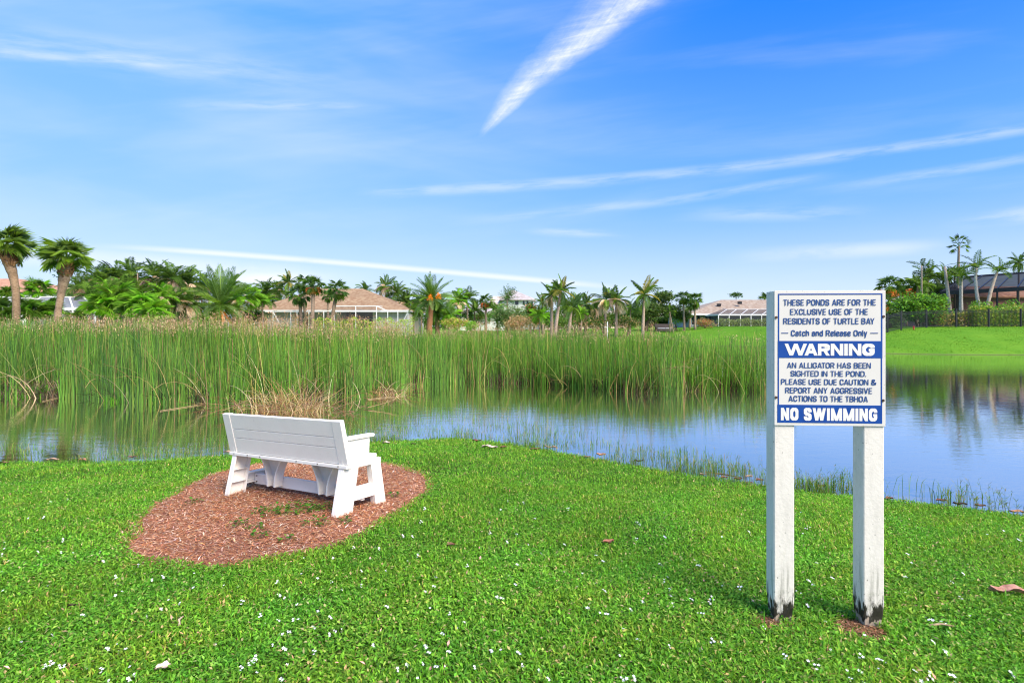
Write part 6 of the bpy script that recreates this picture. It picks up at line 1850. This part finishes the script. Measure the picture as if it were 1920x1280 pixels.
b = MB(); wbox(b, (q(1238, 0)[0], 0, -0.3), (q(1292, 0)[0], 0, q(0, 595)[2]), 0.5, 9); b.build('wall', mat('cream_wall', (0.74, 0.64, 0.46), rough=0.8, var=(0.66, 0.56, 0.40), vscale=0.9), h8)
b = MB(); hip(b, q(1234, 0)[0], q(1300, 0)[0], 0, 10, q(0, 595)[2] + 0.2, q(1250, 0, 5)[0], q(1280, 0, 5)[0], q(0, 583, 5)[2]); b.build('roof', M_PALEROOF, h8)
for px_ in (1251, 1268, 1282):
    a_ = q(px_, 601); b = MB(); b.box((a_[0], 0.46, a_[2]), (0.9, 0.06, 1.0)); f = b.build('window', M_TRIM, h8); b = MB(); b.box((a_[0], 0.42, a_[2]), (0.76, 0.04, 0.86)); b.build('pane', M_GLASS, f)
D9 = 112.0
o = np.array((at_d(1090, 0, D9)[0], D9, 1.1))
h9 = empty('peach_house', tuple(o), 0, 'peach house glimpsed between the coconut palm trunks', 'house')
q = lambda px, py, d=0.0: rel(px, py, D9 + d, o)
b = MB(); wbox(b, (q(1022, 0)[0], 0, -0.3), (q(1178, 0)[0], 0, q(0, 593)[2]), 0.5, 9); b.build('wall', mat('peach_wall', (0.72, 0.56, 0.44), rough=0.8, var=(0.64, 0.49, 0.38), vscale=0.9), h9)
b = MB(); hip(b, q(1018, 0)[0], q(1184, 0)[0], 0, 10, q(0, 593)[2] + 0.2, q(1050, 0, 5)[0], q(1160, 0, 5)[0], q(0, 582, 5)[2]); b.build('roof', M_PALEROOF, h9)
for px_ in (1045, 1066, 1088, 1112, 1146, 1164):
    a_ = q(px_, 600); b = MB(); b.box((a_[0], 0.46, a_[2]), (1.0, 0.06, 1.1)); f = b.build('window', M_TRIM, h9); b = MB(); b.box((a_[0], 0.42, a_[2]), (0.86, 0.04, 0.96)); b.build('pane', M_GLASS, f)

# --- small things on the far bank
c = at_g(1246, 72)
so_ = empty('garden_sofa', tuple(c), 0, 'dark wicker garden sofa on the far lawn under the oak', 'sofa')
M_WICK = mat('dark_wicker', (0.10, 0.08, 0.075), rough=0.8, var=(0.06, 0.05, 0.045), vscale=12)
M_CUSH = mat('grey_cushion', (0.42, 0.42, 0.46), rough=0.9, var=(0.34, 0.34, 0.38), vscale=5)
b = MB(); b.box((0, 0, 0.25), (2.3, 0.85, 0.30)); b.build('seat', M_WICK, so_, bevel=0.03)
b = MB(); b.box((0, 0.38, 0.72), (2.3, 0.14, 0.62)); b.build('backrest', M_WICK, so_, bevel=0.03)
for x in (-1.1, 1.1): b = MB(); b.box((x, -0.06, 0.52), (0.16, 0.74, 0.25)); b.build('armrest', M_WICK, so_, bevel=0.03)
for x in (-0.5, 0.5): b = MB(); b.box((x, -0.05, 0.47), (0.95, 0.70, 0.14)); b.build('cushion', M_CUSH, so_, bevel=0.04)
c = at_g(1139, 56)
b = MB(); b.tube([(0, 0, -0.1), (0, 0, 1.75)], 0.05, 8); b.tube([(0, 0, 1.75), (0, 0, 1.80)], [0.07, 0.03], 8); b.bar((0, 0, 1.25), (-0.32, 0, 1.25), 0.05, 0.05)
tag(b.build('white_post', M_TRIM, loc=tuple(c)), 'slim white post on the far bank between the coconut palms', 'post')
c = at_g(1700, 46.4)
b = MB(); b.tube([(0, 0, -0.05), (0, 0, 0.19), (0, 0, 0.25), (0, 0, 0.29)], [0.055, 0.05, 0.065, 0.02], 8); b.tube([(-0.08, 0, 0.17), (0.08, 0, 0.17)], 0.028, 6)
tag(b.build('red_hydrant', mat('red_paint', (0.45, 0.04, 0.05), rough=0.5, var=(0.35, 0.03, 0.04), vscale=9), loc=(at_g(1713, 47.2)[0], 47.2, at_g(1713, 47.2)[2])), 'small red garden fixture at the foot of the black fence', 'fixture')
